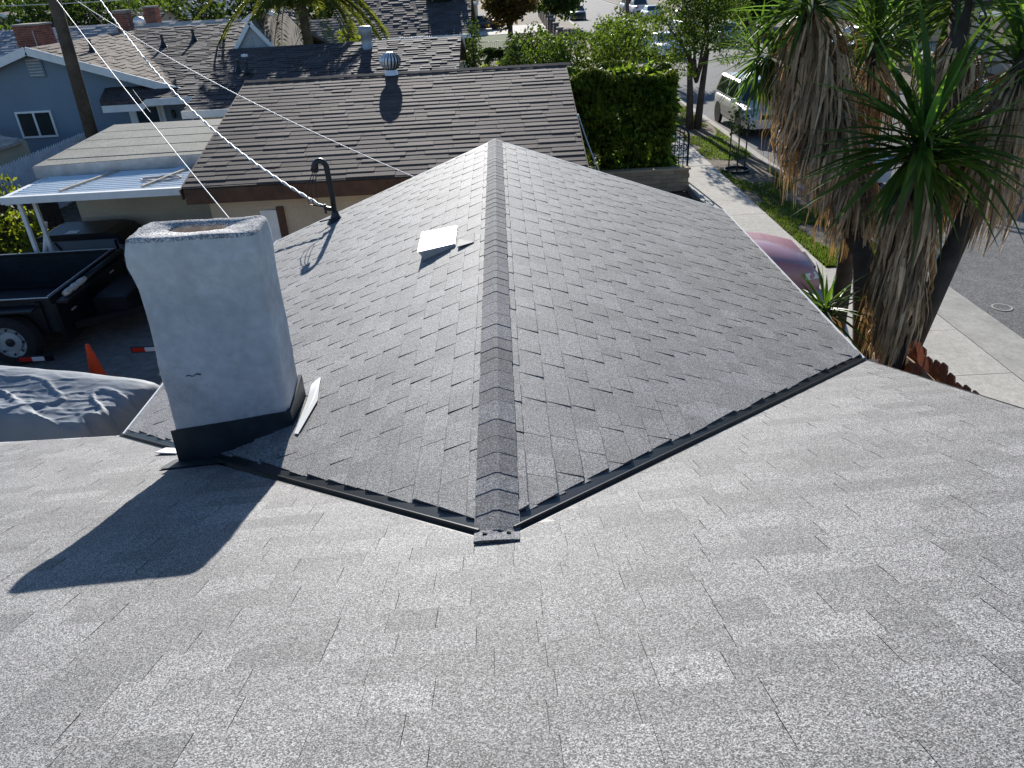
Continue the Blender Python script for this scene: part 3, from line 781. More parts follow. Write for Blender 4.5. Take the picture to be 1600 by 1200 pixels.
# small front gable on the blue roof
gb = MB(); gx, gy = -8.2, 28.3
gb.hexa([(gx - .72, gy, 3.55), (gx + .72, gy, 3.55), (gx, gy, 4.47)], [(gx - .72, gy + .04, 3.55), (gx + .72, gy + .04, 3.55), (gx, gy + .04, 4.47)])
gbo = gb.build('small_gable', M('pale_grey_siding', (.42, .44, .46), .9), bl)
rfm = MB(); rfm.hexa([(gx, gy - .1, 4.5), (gx - .85, gy - .1, 3.45), (gx - .85, gy + 5, 3.45), (gx, gy + 5, 4.5)], [(gx, gy - .1, 4.57), (gx - .88, gy - .1, 3.48), (gx - .88, gy + 5, 3.48), (gx, gy + 5, 4.57)])
rfm.hexa([(gx, gy - .1, 4.5), (gx + .85, gy - .1, 3.45), (gx + .85, gy + 5, 3.45), (gx, gy + 5, 4.5)], [(gx, gy - .1, 4.57), (gx + .88, gy - .1, 3.48), (gx + .88, gy + 5, 3.48), (gx, gy + 5, 4.57)])
rfm.build('roof', m_oldroof, gbo)
for s_ in (-1, 1): MB().beam((gx, gy - .13, 4.53), (gx + s_ * .88, gy - .13, 3.44), .03, .13).build('bargeboard', m_white, gbo)
for i in range(5): MB().box(gx - .32 + .02 * i, gx - .02, gy - .04, gy - .002, 3.62 + i * .1, 3.66 + i * .1).build('louvre', m_leadgrey, gbo)

def brick_chimney(par, x0, x1, y0, y1, z0, z1, limit=True, trellis=False):
    c_ = MB(); c_.box(x0 + .012, x1 - .012, y0 + .012, y1 - .012, z0, z1 - .002); ch_ = c_.build('chimney', m_mortar, par)
    bw, bh_ = .24, .075; k = 0; z = z0; made = 0
    js = MB()
    while z < z1 - .05:
        off = (k % 2) * .12
        x = x0 - off
        while x < x1:
            a, b_ = max(x + .006, x0), min(x + bw - .006, x1)
            if b_ - a > .03: js.box(a, b_, y0, y0 + .1, z + .006, z + bh_ - .006, t=rb.uniform(.7, 1.3))
            x += bw
        y = y0 + .105 - off
        while y < y1:
            a, b_ = max(y + .006, y0 + .105), min(y + bw - .006, y1)
            if b_ - a > .03:
                js.box(x1 - .1, x1, a, b_, z + .006, z + bh_ - .006, t=rb.uniform(.7, 1.3)); js.box(x0, x0 + .1, a, b_, z + .006, z + bh_ - .006, t=rb.uniform(.7, 1.3))
            y += bw
        z += bh_; k += 1
    js.build('brickwork', m_brick, ch_, kind='stuff')
    MB().box(x0 - .03, x1 + .03, y0 - .03, y1 + .03, z1, z1 + .06).build('chimney_cap', m_mortar, ch_)
    return ch_
brick_chimney(bl, -17.15, -16.2, 30.0, 30.9, 2.5, 4.75)
tr = MB(); tr.tube([(-17.1, 29.9, 3.4), (-17.15, 29.9, 4.3)], .02, 5); tr.tube([(-16.4, 29.9, 3.6), (-16.42, 29.9, 4.6)], .02, 5); tr.tube([(-17.1, 29.9, 4.05), (-16.4, 29.9, 4.05)], .02, 5); tr.build('antenna', m_leadgrey, bl)
brick_chimney(bl, -14.9, -14.4, 33.2, 33.7, 4.0, 4.95)

# little outbuilding at the far left and the white picket fence
ob = thing('shed', 'small outbuilding at the left edge with a sunlit tan roof, behind the white picket fence', 'shed', (-15.5, 21, 0))
w = MB(); w.box(-17.5, -13.75, 18.6, 22.9, 0, 2.0); w.build('wall', m_cream, ob)
d = MB(); d.hexa([(-17.8, 18.3, 2.30), (-13.6, 18.3, 2.10), (-13.6, 22.6, 2.02), (-17.8, 25.4, 2.20)], [(-17.8, 18.3, 2.37), (-13.6, 18.3, 2.17), (-13.6, 22.6, 2.09), (-17.8, 25.4, 2.24)]); d.build('roof', m_tanroof, ob)
field(ob, (-17.8, 18.3, 2.375), (4.2, 0, -.2), (0, 4.9, -.1), [(0, 0), (4.2, 0), (4.2, 4.3), (0, 7.1)], .24, .3, .9, .012, .025, m_tanroof, 60)
pk = thing('picket_fence', 'white picket fence running back beside the slate blue house', 'fence', (-13.3, 22, 0))
pkm = M('white_fence_paint', (.80, .82, .84), .6, n1=(3, .1))
for i in range(52):
    y = 18.9 + i * .125; q = MB(); h = 1.78 + rb.uniform(-.015, .015)
    q.hexa([(-13.33, y, .05), (-13.31, y, .05), (-13.31, y + .095, .05), (-13.33, y + .095, .05)], [(-13.33, y, h - .09), (-13.31, y, h - .09), (-13.31, y + .095, h - .09), (-13.33, y + .095, h - .09)])
    q.hexa([(-13.33, y, h - .09), (-13.31, y, h - .09), (-13.31, y + .095, h - .09), (-13.33, y + .095, h - .09)], [(-13.33, y + .04, h), (-13.31, y + .04, h), (-13.31, y + .055, h), (-13.33, y + .055, h)])
    q.build('picket', pkm, pk)
for z in (.5, 1.4): MB().box(-13.37, -13.335, 18.9, 25.4, z, z + .08).build('rail', pkm, pk)
for i in range(4): MB().box(-13.43, -13.34, 18.9 + i * 2.1, 18.99 + i * 2.1, 0, 1.6).build('post', pkm, pk)
lf = thing('wooden_fence', 'low dark brown board fence beyond the trailer, under the patio cover edge', 'fence', (-11, 17, 0))
for i in range(24):
    y = 12.5 + i * .36; q = MB(); q.ct = rb.uniform(.7, 1.3); q.box(-12.42, -12.4, y, y + .34, 0, 1.35 + rb.uniform(-.03, .03)); q.build('board', M('dark_fence_board', (.085, .06, .045), .9, n1=(5, .3), tone=True), lf)
for z in (.3, 1.1): MB().box(-12.47, -12.425, 12.5, 21.1, z, z + .08).build('rail', m_brownwood, lf)

# ------------------------------------------------------------------ utility pole and overhead wires
m_pole = M('weathered_brown_pole', (0.10, 0.075, 0.055), 0.9, n1=(3, .3), n2=(30, .25), bump=(20, .4, .01))
up = thing('utility_pole', 'tall brown wooden utility pole standing in front of the slate blue house', 'utility pole', (-11.6, 22.6, 0))
MB().tube([(-11.72, 22.6, 0), (-11.56, 22.6, 5), (-11.46, 22.6, 9.2)], [.19, .165, .14], 14).build('pole', m_pole, up, smooth=True)
MB().beam((-12.6, 22.45, 8.6), (-10.4, 22.45, 8.6), .1, .12).build('crossarm', m_pole, up)
for dx in (-1.0, -.5, .6, 1.0): MB().lathe((-11.5 + dx, 22.45, 8.66), [(.03, 0), (.05, .04), (.03, .08), (.05, .12), (0, .16)], 8).build('insulator', m_white, up)
m_wire = M('pale_wire', (.62, .62, .60), .5); m_dwire = M('dark_wire', (.03, .03, .03), .6)
def wire(name, label, A, B, sag, r, mat, twist=False, n=40):
    A = Vector(A); B = Vector(B); mb = MB()
    def P_(s): return A + (B - A) * s + Vector((0, 0, -4 * sag * s * (1 - s)))
    if not twist: mb.tube([P_(i / n) for i in range(n + 1)], r, 5)
    else:
        N_ = 260
        for ph in (0, PI):
            mb.tube([P_(i / N_) + Vector((math.cos(i * .5 + ph), 0, math.sin(i * .5 + ph))) * r * .9 for i in range(N_ + 1)], r, 5)
    return tag(mb.build(name, mat, None, smooth=True), label, 'wire')
wire('service_drop', 'thick twisted pale service cable sloping down to the black gooseneck mast', (-10.5, 22.5, 6.0), (-2.27, 9.74, 3.13), .70, .0115, m_wire, True)
wire('overhead_wire', 'thin pale wire crossing the blue wall and the patio cover towards the chimney', (-12.0, 22.5, 6.8), (-3.2, 9.7, 2.5), .15, .008, m_wire)
wire('overhead_wire', 'thin pale wire crossing the brown garage roof and ending behind the cross gable', (-11.5, 22.5, 6.0), (-.8, 11.5, 2.8), .30, .009, m_wire)
wire('overhead_wire', 'short thin wire from the pole to the ridge of the slate blue house', (-11.7, 22.5, 7.2), (-14.4, 31.5, 4.35), .2, .008, m_wire)
wire('overhead_wire', 'white wire sagging over the far roofs at the upper left', (-34, 50, 5.4), (-9, 58, 5.9), .5, .02, m_wire)
MB().beam((-11.5, 22.5, 6.08), (-10.45, 22.5, 6.08), .08, .1).build('crossarm', m_pole, up)
wire('conduit', 'pale flexible conduit hanging off the right edge of the garage roof', (1.68, 16.3, 3.0), (1.95, 14.9, 2.15), .05, .014, m_wire)
wire('overhead_wire', 'dark wire hanging in front of the porch of the slate blue house', (-12.6, 27.2, 3.7), (-9.9, 22.8, 2.6), .1, .008, m_dwire)

# ------------------------------------------------------------------ black dump trailer
m_tb = M('black_trailer_paint', (0.007, 0.008, 0.011), 0.4, n1=(3, .3), spec=.35)
m_tin = M('worn_black_bed', (0.012, 0.014, 0.018), 0.6, n1=(2, .4), n2=(20, .3))
m_edge = M('worn_bright_edge', (0.45, 0.46, 0.48), 0.4, metal=.3)
m_tyre = M('tyre_rubber', (0.018, 0.018, 0.02), 0.8)
m_rim = M('pale_steel_rim', (0.38, 0.40, 0.42), 0.45, metal=.2)
m_red = M('reflector_red', (0.55, 0.03, 0.02), 0.4); m_wref = M('reflector_white', (0.75, 0.75, 0.75), 0.4)
X1, X0, Y0, Y1, ZB, ZT = -7.86, -11.6, 12.25, 14.83, .50, 1.10
tr = thing('dump_trailer', 'black open dump trailer with a rolled tarp on its front rail', 'trailer', (-9.5, 13, 0))
b = MB(); th = .06
b.box(X0, X1, Y0, Y0 + th, ZB, ZT); b.box(X0, X1, Y1 - th, Y1, ZB, ZT); b.box(X0, X0 + th, Y0 + th, Y1 - th, ZB, ZT); b.box(X1 - th, X1, Y0 + th, Y1 - th, ZB, ZT); b.box(X0 + th, X1 - th, Y0 + th, Y1 - th, ZB, ZB + .05)
b.build('bed', m_tin, tr)
rl_ = MB(); rl_.box(X0, X1 + .01, Y0 - .02, Y0 + .03, ZT + .002, ZT + .05); rl_.box(X0, X1 + .01, Y1 - .03, Y1 + .02, ZT + .002, ZT + .05); rl_.box(X1 - .05, X1 + .01, Y0 + .032, Y1 - .032, ZT + .002, ZT + .05)
rl_.build('top_rail', m_tb, tr)
ed = MB(); ed.box(X0, X1, Y0 - .023, Y0 - .002, ZT + .051, ZT + .064); ed.box(X0, X1, Y1 - .022, Y1 - .004, ZT + .051, ZT + .064); ed.box(X1 - .05, X1 - .035, Y0 + .03, Y1 - .05, ZT + .051, ZT + .064); ed.build('worn_edge', m_edge, tr)
for i in range(5): MB().box(X0 + .3 + i * .8, X0 + .38 + i * .8, Y0 - .06, Y0 - .001, ZB, ZT - .01).build('rib', m_tb, tr)
fr = MB(); fr.box(X1 + .001, X1 + .08, Y0, Y1, .28, 1.03); fr.build('front_wall', m_tb, tr)
fr = MB(); fr.beam((X1 + .17, Y0 + .05, 1.04), (X1 + .17, Y1 - .05, 1.04), .2, .05); fr.build('tarp_bracket', m_tb, tr)
tp = MB(); pts = [(X1 + .17, Y0 + .2 + i * .11, 1.13) for i in range(8)]; tp.tube(pts, [.045, .06, .05, .065, .05, .06, .05, .04], 10)
tp.build('rolled_tarp', M('silver_tarp_roll', (.45, .43, .38), .6, n1=(30, .5)), tr, smooth=True)
MB().tube([(X1 + .17, Y0 + .95, 1.13), (X1 + .17, Y1 - .1, 1.13)], .055, 10).build('tarp_roller', m_tb, tr, smooth=True)
fr = MB(); fr.box(X0, X1 + .1, Y0 + .35, Y0 + .47, .42, .6); fr.box(X0, X1 + .1, Y1 - .47, Y1 - .35, .42, .6); fr.build('chassis', m_tb, tr)
fr = MB(); fr.beam((X1 + .1, Y0 + .3, .5), (X1 + 1.75, 13.5, .5), .1, .12); fr.beam((X1 + .1, Y1 - .3, .5), (X1 + 1.75, 13.6, .5), .1, .12); fr.box(X1 + .3, X1 + .9, 13.0, 14.1, .4, .8); fr.build('drawbar', m_tb, tr)
bx_ = MB(); bx_.hexa([(X1 + .32, 13.01, .805), (X1 + .88, 13.01, .805), (X1 + .88, 14.09, .805), (X1 + .32, 14.09, .805)], [(X1 + .38, 13.07, .86), (X1 + .82, 13.07, .84), (X1 + .82, 14.03, .84), (X1 + .38, 14.03, .86)]); bx_.build('tool_box_lid', m_tb, tr)
MB().beam((X1 + 1.5, 13.35, .1), (X1 + 1.5, 13.35, .9), .07, .07).build('jack', m_leadgrey, tr)
for (a_, y_, z_) in ((X1 + .095, 12.6, .75), (X1 + .095, 13.5, .55), (X1 + .095, 14.2, .85)): MB().box(a_ - .005, a_ + .01, y_, y_ + .16, z_, z_ + .03).build('decal', m_leadgrey, tr)
def wheel(par, x, y, z, r, wd, rimm, tyre=None, face=-1, holes=8):
    """wheel with its axle along Y; face -1 looks towards -Y"""
    t_ = MB(); prof = [(r * .62, -wd / 2), (r * .93, -wd / 2), (r, -wd * .32), (r, wd * .32), (r * .93, wd / 2), (r * .62, wd / 2)]
    t_.lathe((x, y, z), prof, 20, ax=(0, 1, 0)); o = t_.build('wheel', tyre or m_tyre, par, smooth=False)
    q = MB(); yo = y + face * wd * .40
    q.lathe((x, yo, z), [(r * .64, .0), (r * .60, -face * .03), (r * .42, -face * .045), (r * .40, -face * .01), (r * .2, -face * .0), (0, 0)], 20, ax=(0, 1, 0))
    o2 = q.build('rim', rimm, o)
    if holes:
        h_ = MB()
        for k in range(holes):
            a = 2 * PI * k / holes
            h_.lathe((x + math.cos(a) * r * .5, yo + face * .005, z + math.sin(a) * r * .5), [(r * .05, -.012 * 0), (r * .05, -.06), (0, -.06)] if False else [(r * .055, -.004), (r * .055, .004), (0, .004)] if face < 0 else [(r * .055, -.004), (r * .055, .004), (0, .004)], 8, ax=(0, -1 if face < 0 else 1, 0))
        h_.lathe((x, yo, z), [(r * .16, 0), (r * .16, .03), (0, .04)], 12, ax=(0, -1 if face < 0 else 1, 0))
        h_.build('hub', m_black_metal, o2 if False else o)
    return o
for wx in (-8.62, -9.62):
    wheel(tr, wx, 12.08, .47, .46, .26, m_rim)
    wheel(tr, wx, 14.98, .47, .46, .26, m_rim, face=1)
fn = MB()
for i in range(0):
    a0, a1 = PI * i / 12, PI * (i + 1) / 12
    def fp(a, y): return (-9.48 + .98 * math.cos(a), y, .42 + .5 * math.sin(a) ** .7)
    fn.poly([fp(a0, 11.42), fp(a1, 11.42), fp(a1, 11.71), fp(a0, 11.71)]); 
fn.box(-10.2, -8.05, 11.95, 12.23, 1.0, 1.03); fn.build('mudguard', m_tb, tr)
for (x, y) in ((-7.95, 11.36), (-6.12, 11.5)):
    rp_ = MB(); rp_.box(x - .22, x + .36, y + .012, y + .05, .36, .46); rp_.build('marker_bar', m_tb, tr)
    MB().box(x - .2, x + .02, y - .004, y + .01, .38, .45).build('reflector', m_red, tr); MB().box(x + .022, x + .22, y - .004, y + .01, .38, .45).build('reflector', m_wref, tr, label='white reflector')

# grey box with a rounded black lid beyond the trailer
cb = thing('camper_shell', 'grey-faced box with rounded black lid and a white paper slip on top', 'camper shell', (-9.3, 16.2, 0))
b = MB(); b.hexa([(-9.62, 16.05, 0.1), (-8.35, 16.05, .1), (-8.35, 16.9, .1), (-9.62, 16.9, .1)], [(-10.05, 16.0, 1.02), (-8.3, 16.0, 1.02), (-8.3, 16.9, 1.02), (-10.05, 16.9, 1.02)]); b.build('body', M('dull_grey_panel', (.16, .19, .21), .5, n1=(2, .1)), cb)
b = MB(); pr = [(-10.1, 1.03), (-10.06, 1.12), (-9.9, 1.17), (-8.6, 1.17), (-8.35, 1.12), (-8.22, 1.0), (-8.2, .9), (-8.32, .9), (-8.34, 1.03)]
b.hexa([(x, 15.95, z) for x, z in pr], [(x, 16.95, z) for x, z in pr]); b.build('lid', m_tb, cb)
b = MB(); b.beam((-9.72, 15.985, 1.0), (-9.30, 16.035, .12), .05, .03); b.beam((-8.4, 15.985, 1.0), (-8.4, 16.035, .12), .08, .03); b.build('frame', m_tb, cb)
b = MB(); b.box(-9.45, -9.2, 16.0, 16.2, 1.175, 1.18); b.build('paper', m_white, cb)

# covered car
def sg(v): return 1.0 / (1 + math.exp(-max(-40, min(40, v))))
def cover_h(x, y):
    s_ = .15 - y + .05 * math.sin(x * 1.1)
    h = .93 + .07 * sg((.22 - s_) * 8) - .02 * max(0, s_)
    h *= sg((1.12 - s_) * 22) * sg((s_ + .45) * 11) * sg((2.28 - .25 * max(0, s_) - abs(x)) * 14)
    return h
cc = MB(); NXc, NYc = 230, 130; vid = {}
for i in range(NXc + 1):
    for j in range(NYc + 1):
        x = -2.75 + 5.5 * i / NXc; y = -1.3 + 2.6 * j / NYc
        h = cover_h(x, y)
        w1 = mn.noise(Vector((x * 1.1 + 3, y * 3.2 + x * .6, 0))); w2 = mn.noise(Vector((x * 3.1 + y * 2.2, y * 6.5 - x * 1.2, 4.2))); w3 = mn.noise(Vector((x * 2.0 - y * 4.5, y * 3.0 + x, 9.1)))
        rd = max(0, 1 - abs(w1) * 7); rd2 = max(0, 1 - abs(w2) * 5.5); rd3 = max(0, 1 - abs(w3) * 6)
        pl_ = sg((.02 - y) * 12)
        hh = h + (rd * .040 + rd2 * .010 + rd3 * .016) * (.12 + .88 * pl_) * min(1, h * 1.2) + .012 * mn.noise(Vector((x * 2, y * 3, 1)))
        side = max(0, 1 - h / .5)
        bulge = side * .05 * math.sin(x * 5 + 3 * mn.noise(Vector((x, 0, 5))))
        cc.v.append((x, y + bulge * (1 if y > 0 else -1), max(hh, .03) + .02))
for i in range(NXc):
    for j in range(NYc):
        a = i * (NYc + 1) + j
        cc.f.append((a, a + NYc + 1, a + NYc + 2, a + 1)); cc.t.append(1); cc.mi.append(0)
car_c = thing('covered_car', 'car hidden under a wrinkled silver-grey cover, beside the left eave', 'covered car', (-6.95, 9.50, 0.02), R(-18.6))
cvm = M('silver_car_cover', (.21, .235, .26), .65, n1=(2, .08), bump=(22, .35, .008))
cc.build('cover', cvm, car_c, smooth=True, world=False)
ug = MB(); ug.box(-2.1, 2.1, -.8, .8, .2, .6); 
for sx in (-1.35, 1.35):
    for sy in (-.78, .78): ug.lathe((sx, sy, .31), [(.3, -.1), (.3, .1), (0, .1)], 14, ax=(0, 1, 0))
ug.build('wheels_and_body', m_tyre, car_c, world=False)

# traffic cone
tc_ = thing('traffic_cone', 'orange traffic cone standing between the trailer and the covered car', 'traffic cone', (-6.78, 11.1, .02))
m_or = M('cone_orange', (.78, .07, .015), .5)
b = MB(); b.lathe((-6.78, 11.1, .05), [(.14, 0), (.035, .68), (.03, .70), (0, .70)], 18); b.build('cone', m_or, tc_, smooth=True)
b = MB(); b.box(-6.98, -6.58, 10.9, 11.3, .022, .055); b.build('base', m_or, tc_)

# ------------------------------------------------------------------ block wall, gates, wooden fence on the right
m_block = M('tan_slump_block', (.34, .26, .17), .95, n1=(4, .15), n2=(30, .12), tone=True)
wl_ = thing('block_wall', 'low tan block wall between the hedge and the sidewalk gate', 'wall', (3.5, 21, 0))
b = MB(); b.box(1.62, 5.2, 21.02, 21.18, 0, .58); b.build('mortar_core', m_mortar, wl_)
for k in range(5):
    x = 1.6 - (k % 2) * .2
    while x < 5.2:
        a, c_ = max(1.6, x), min(5.22, x + .39)
        if c_ - a > .05:
            q = MB(); q.ct = rb.uniform(.8, 1.2); q.box(a, c_, 21.0, 21.2, k * .12, k * .12 + .11); q.build('block', m_block, wl_)
        x += .4
b = MB(); b.ct = 1.3; b.box(1.58, 5.24, 20.97, 21.23, .585, .64); b.build('coping', m_block, wl_)
def arch_gate(label, x0, x1, y, h, off=0, door=False):
    t_ = thing('iron_gate', label, 'gate', ((x0 + x1) / 2, y, 0), 0)
    for x in (x0, x1): MB().tube([(x, y, 0), (x, y, h * .78)], .03, 6).build('post', m_black_metal, t_)
    mx = (x0 + x1) / 2; hw = (x1 - x0) / 2
    pts = [(mx - hw * math.cos(a), y, h * .78 + hw * .62 * math.sin(a)) for a in [PI * i / 12 for i in range(13)]]
    MB().tube(pts, .035, 6).build('arch', m_black_metal, t_)
    pts2 = [(mx - (hw - .09) * math.cos(a), y, h * .74 + (hw - .09) * .62 * math.sin(a)) for a in [PI * i / 12 for i in range(13)]]
    MB().tube(pts2, .02, 6).build('arch', m_black_metal, t_)
    n = 8
    for i in range(1, n):
        x = x0 + (x1 - x0) * i / n; zt = h * .76 + math.sqrt(max(0, 1 - ((x - mx) / hw) ** 2)) * hw * .55
        MB().tube([(x, y, .08), (x, y, zt)], .016, 5).build('bar', m_black_metal, t_)
    for z in (.12, h * .45, h * .76): MB().tube([(x0, y, z), (x1, y, z)], .018, 5).build('rail', m_black_metal, t_)
    sc_ = MB()
    for i in range(4):
        cx_ = x0 + (x1 - x0) * (i + .5) / 4; sc_.tube([(cx_ + .09 * math.cos(a), y, h * .60 + .09 * math.sin(a)) for a in [2 * PI * k / 10 for k in range(11)]], .016, 4)
    sc_.build('scroll', m_black_metal, t_)
    return t_
arch_gate('black iron gate with an arched top beside the sidewalk, the nearer of the two', 4.28, 5.28, 21.6, 1.75)
g2 = arch_gate('black iron gate with an arched top, the farther one in front of the pale screen', 3.75, 4.85, 25.2, 1.95)
scn = thing('gate_screen', 'pale board screen standing behind the iron gates', 'screen', (4, 25.5, 0))
for i in range(9):
    q = MB(); q.ct = rb.uniform(.85, 1.15); q.box(3.4 + i * .15, 3.54 + i * .15, 25.5, 25.53, 0, 1.75 + .1 * math.sin(i * .9)); q.build('board', M('pale_boards', (.42, .36, .30), .8, tone=True), scn)
m_redwood = M('red_brown_fence_board', (.34, .105, .05), .7, n1=(4, .2), n2=(30, .2), tone=True, spec=.4)
m_paleW = M('pale_fence_rail', (.42, .30, .20), .8, n1=(5, .2))
wf = thing('picket_fence', 'red-brown dog-eared wooden fence at the right corner of the roof', 'fence', (4.8, 7, 0))
y = 5.2; i = 0
while y < 8.4:
    h = 1.74 + .04 * math.sin(i * 1.7); q = MB(); q.ct = rb.uniform(.75, 1.3); w_ = .135
    x = 4.70 + rb.uniform(-.006, .006)
    q.hexa([(x, y, .05), (x + .02, y, .05), (x + .02, y + w_, .05), (x, y + w_, .05)], [(x, y, h - .05), (x + .02, y, h - .05), (x + .02, y + w_, h - .05), (x, y + w_, h - .05)])
    q.hexa([(x, y, h - .05), (x + .02, y, h - .05), (x + .02, y + w_, h - .05), (x, y + w_, h - .05)], [(x, y + .022, h), (x + .02, y + .022, h), (x + .02, y + w_ - .022, h), (x, y + w_ - .022, h)])
    q.build('picket', m_redwood, wf); y += .15; i += 1
for z in (.4, 1.45): MB().box(4.64, 4.695, 5.2, 8.4, z, z + .09).build('rail', m_paleW, wf)
for y in (5.3, 7.35): q = MB(); q.box(4.52, 4.635, y, y + .11, 0, 1.60); q.build('post', m_redwood, wf)
# ------------------------------------------------------------------ vegetation
m_bark = M('grey_brown_bark', (.085, .065, .05), .95, n1=(4, .3), n2=(25, .3), bump=(18, .6, .02))
m_leafd = M('dark_green_leaf', (.042, .072, .02), .55, n1=(.7, .35), tone=True, trans=.42, spec=.1)
m_leafm = M('mid_green_leaf', (.07, .115, .024), .55, n1=(.7, .35), tone=True, trans=.5, spec=.1)
m_leafl = M('lime_green_leaf', (.17, .22, .03), .5, n1=(.9, .3), tone=True, trans=.5, spec=.12)
m_orange = M('orange_blossom', (.45, .10, .03), .6, tone=True, trans=.3)
m_yucca = M('yucca_blade', (.07, .14, .03), .36, n1=(2.5, .3), tone=True, trans=.5, spec=.3)
m_deadl = M('dead_yucca_leaf', (.50, .34, .20), .8, n1=(1.6, .35), n2=(9, .2), tone=True, trans=.08)
m_ytrunk = M('yucca_bark', (.075, .058, .045), .95, n1=(5, .3), bump=(22, .6, .02))
m_palmleaf = M('palm_leaflet', (.10, .125, .025), .5, n1=(1.2, .3), tone=True, trans=.45)
def leaves(mb, blobs, n, size, rnd, elong=1.6, droop=0.0, shell=.75, tone=(.6, 1.4), curl=True):
    vols = [b_[3] * b_[4] * b_[5] for b_ in blobs]; tv = sum(vols)
    for b_, v in zip(blobs, vols):
        for _ in range(int(n * v / tv) + 1):
            d = Vector((rnd.gauss(0, 1), rnd.gauss(0, 1), rnd.gauss(0, 1))).normalized()
            rr = rnd.uniform(shell, 1.0) if rnd.random() < .75 else rnd.uniform(.3, 1)
            k = 1 + .22 * mn.noise(Vector((d.x * 2 + b_[0], d.y * 2 + b_[1], d.z * 2 + b_[2])) * 1.6)
            c = Vector((b_[0] + d.x * b_[3] * rr * k, b_[1] + d.y * b_[4] * rr * k, b_[2] + d.z * b_[5] * rr * k))
            if mn.noise(c * (1.4 / max(.5, min(b_[3], 2)))) < -.22: continue
            a = Vector((rnd.gauss(0, 1), rnd.gauss(0, 1), rnd.gauss(0, 1) - droop)).normalized()
            u = a.cross(Vector((rnd.gauss(0, 1), rnd.gauss(0, 1), rnd.gauss(0, 1)))).normalized()
            s_ = size * rnd.uniform(.6, 1.3)
            mb.poly([c, c + a * s_ * elong * .5 + u * s_ * .5, c + a * s_ * elong, c + a * s_ * elong * .5 - u * s_ * .5], t=rnd.uniform(*tone))
def tree(name, label, cat, x, y, h, blobs, n, size, mat, tr=.14, limbs=5, group=None, seed=1, lean=(0, 0), elong=1.6, droop=0.0, tone=(.6, 1.4), trunks=1):
    rnd = random.Random(seed); t = thing(name, label, cat, (x, y, 0), 0, group)
    for k in range(trunks):
        ox = (k - (trunks - 1) / 2) * tr * 3.4
        pts = [(x + ox * .7, y, -.02), (x + ox + lean[0] * .3, y + lean[1] * .3, h * .3), (x + ox * 1.6 + lean[0], y + lean[1], h * .62)]
        tm = MB(); tm.tube(pts, [tr * 1.25, tr, tr * .6], 9); tm.build('trunk', m_bark, t, smooth=True)
    tp = Vector((x + lean[0] * .6, y + lean[1] * .6, h * .5))
    lm = MB()
    for b_ in blobs[:limbs]:
        e_ = Vector((b_[0], b_[1], b_[2])); mid = (tp + e_) / 2 + Vector((rnd.uniform(-.1, .1), 0, rnd.uniform(0, .15)))
        lm.tube([tp + Vector((0, 0, -h * .12)), mid, e_ + Vector((0, 0, b_[5] * .4))], [tr * .55, tr * .35, tr * .12], 6)
        for _ in range(3):
            q = e_ + Vector((rnd.uniform(-1, 1) * b_[3] * .7, rnd.uniform(-1, 1) * b_[4] * .7, rnd.uniform(-.3, 1) * b_[5] * .8))
            lm.tube([mid, (mid + q) / 2 + Vector((0, 0, .05)), q], [tr * .25, tr * .15, tr * .05], 5)
    lm.build('limb', m_bark, t, smooth=True)
    cm = MB(); leaves(cm, blobs, n, size, rnd, elong, droop, tone=tone)
    cm.build('crown', mat, t)
    return t
def blobset(x, y, z, r, rz, n, seed, squash=1.0):
    q = random.Random(seed); o = []
    for _ in range(n):
        a = q.uniform(0, 2 * PI); rr = q.uniform(.2, .75) * r; s_ = q.uniform(.35, .6)
        o.append((x + rr * math.cos(a), y + rr * math.sin(a), z + q.uniform(-.6, .7) * rz, r * s_, r * s_, rz * s_ * squash))
    return o

# clipped hedge beside the garage
hd = thing('hedge', 'tall leafy green hedge with lime new growth on top, beside the brown garage roof', 'hedge', (3.2, 22.8, 0))
rh = random.Random(5)
hl = MB(); ht = MB(); hs = MB()
for _ in range(11500):
    f_ = rh.random()
    x = rh.uniform(1.75, 4.75); y = rh.uniform(21.35, 22.5); z = rh.uniform(.2, 3.05)
    if f_ < .45: y = 21.35 + abs(rh.gauss(0, .22))
    elif f_ < .6: x = 1.75 + abs(rh.gauss(0, .2))
    elif f_ < .75: x = 4.75 - abs(rh.gauss(0, .2))
    elif f_ < .9: z = 3.0 - abs(rh.gauss(0, .15))
    w_ = .42 * mn.noise(Vector((x, y, z)) * 1.3)
    y += w_; z += w_ * .9; x += w_ * .4
    if mn.noise(Vector((x * 1.3, y * 1.3, z * 1.3 + 5))) < -.33 and z < 2.7: continue
    a = Vector((rh.gauss(0, 1), rh.gauss(-.3, 1), rh.gauss(-.5, .8))).normalized(); u = a.cross(Vector((rh.gauss(0, 1), rh.gauss(0, 1), rh.gauss(0, 1)))).normalized(); s_ = rh.uniform(.07, .14)
    c = Vector((x, y, z)); tgt = hl
    tgt.poly([c, c + a * s_ * 1.4 + u * s_ * .42, c + a * s_ * 2.8, c + a * s_ * 1.4 - u * s_ * .42], t=rh.choice((.35, .5, .7, .9, 1.2, 1.7, 2.6)))  # wide tone spread imitates sunlit leaves among shaded ones
hl.build('foliage', M('hedge_leaf', (.085, .135, .022), .5, n1=(.9, .4), tone=True, trans=.5, spec=.12), hd)
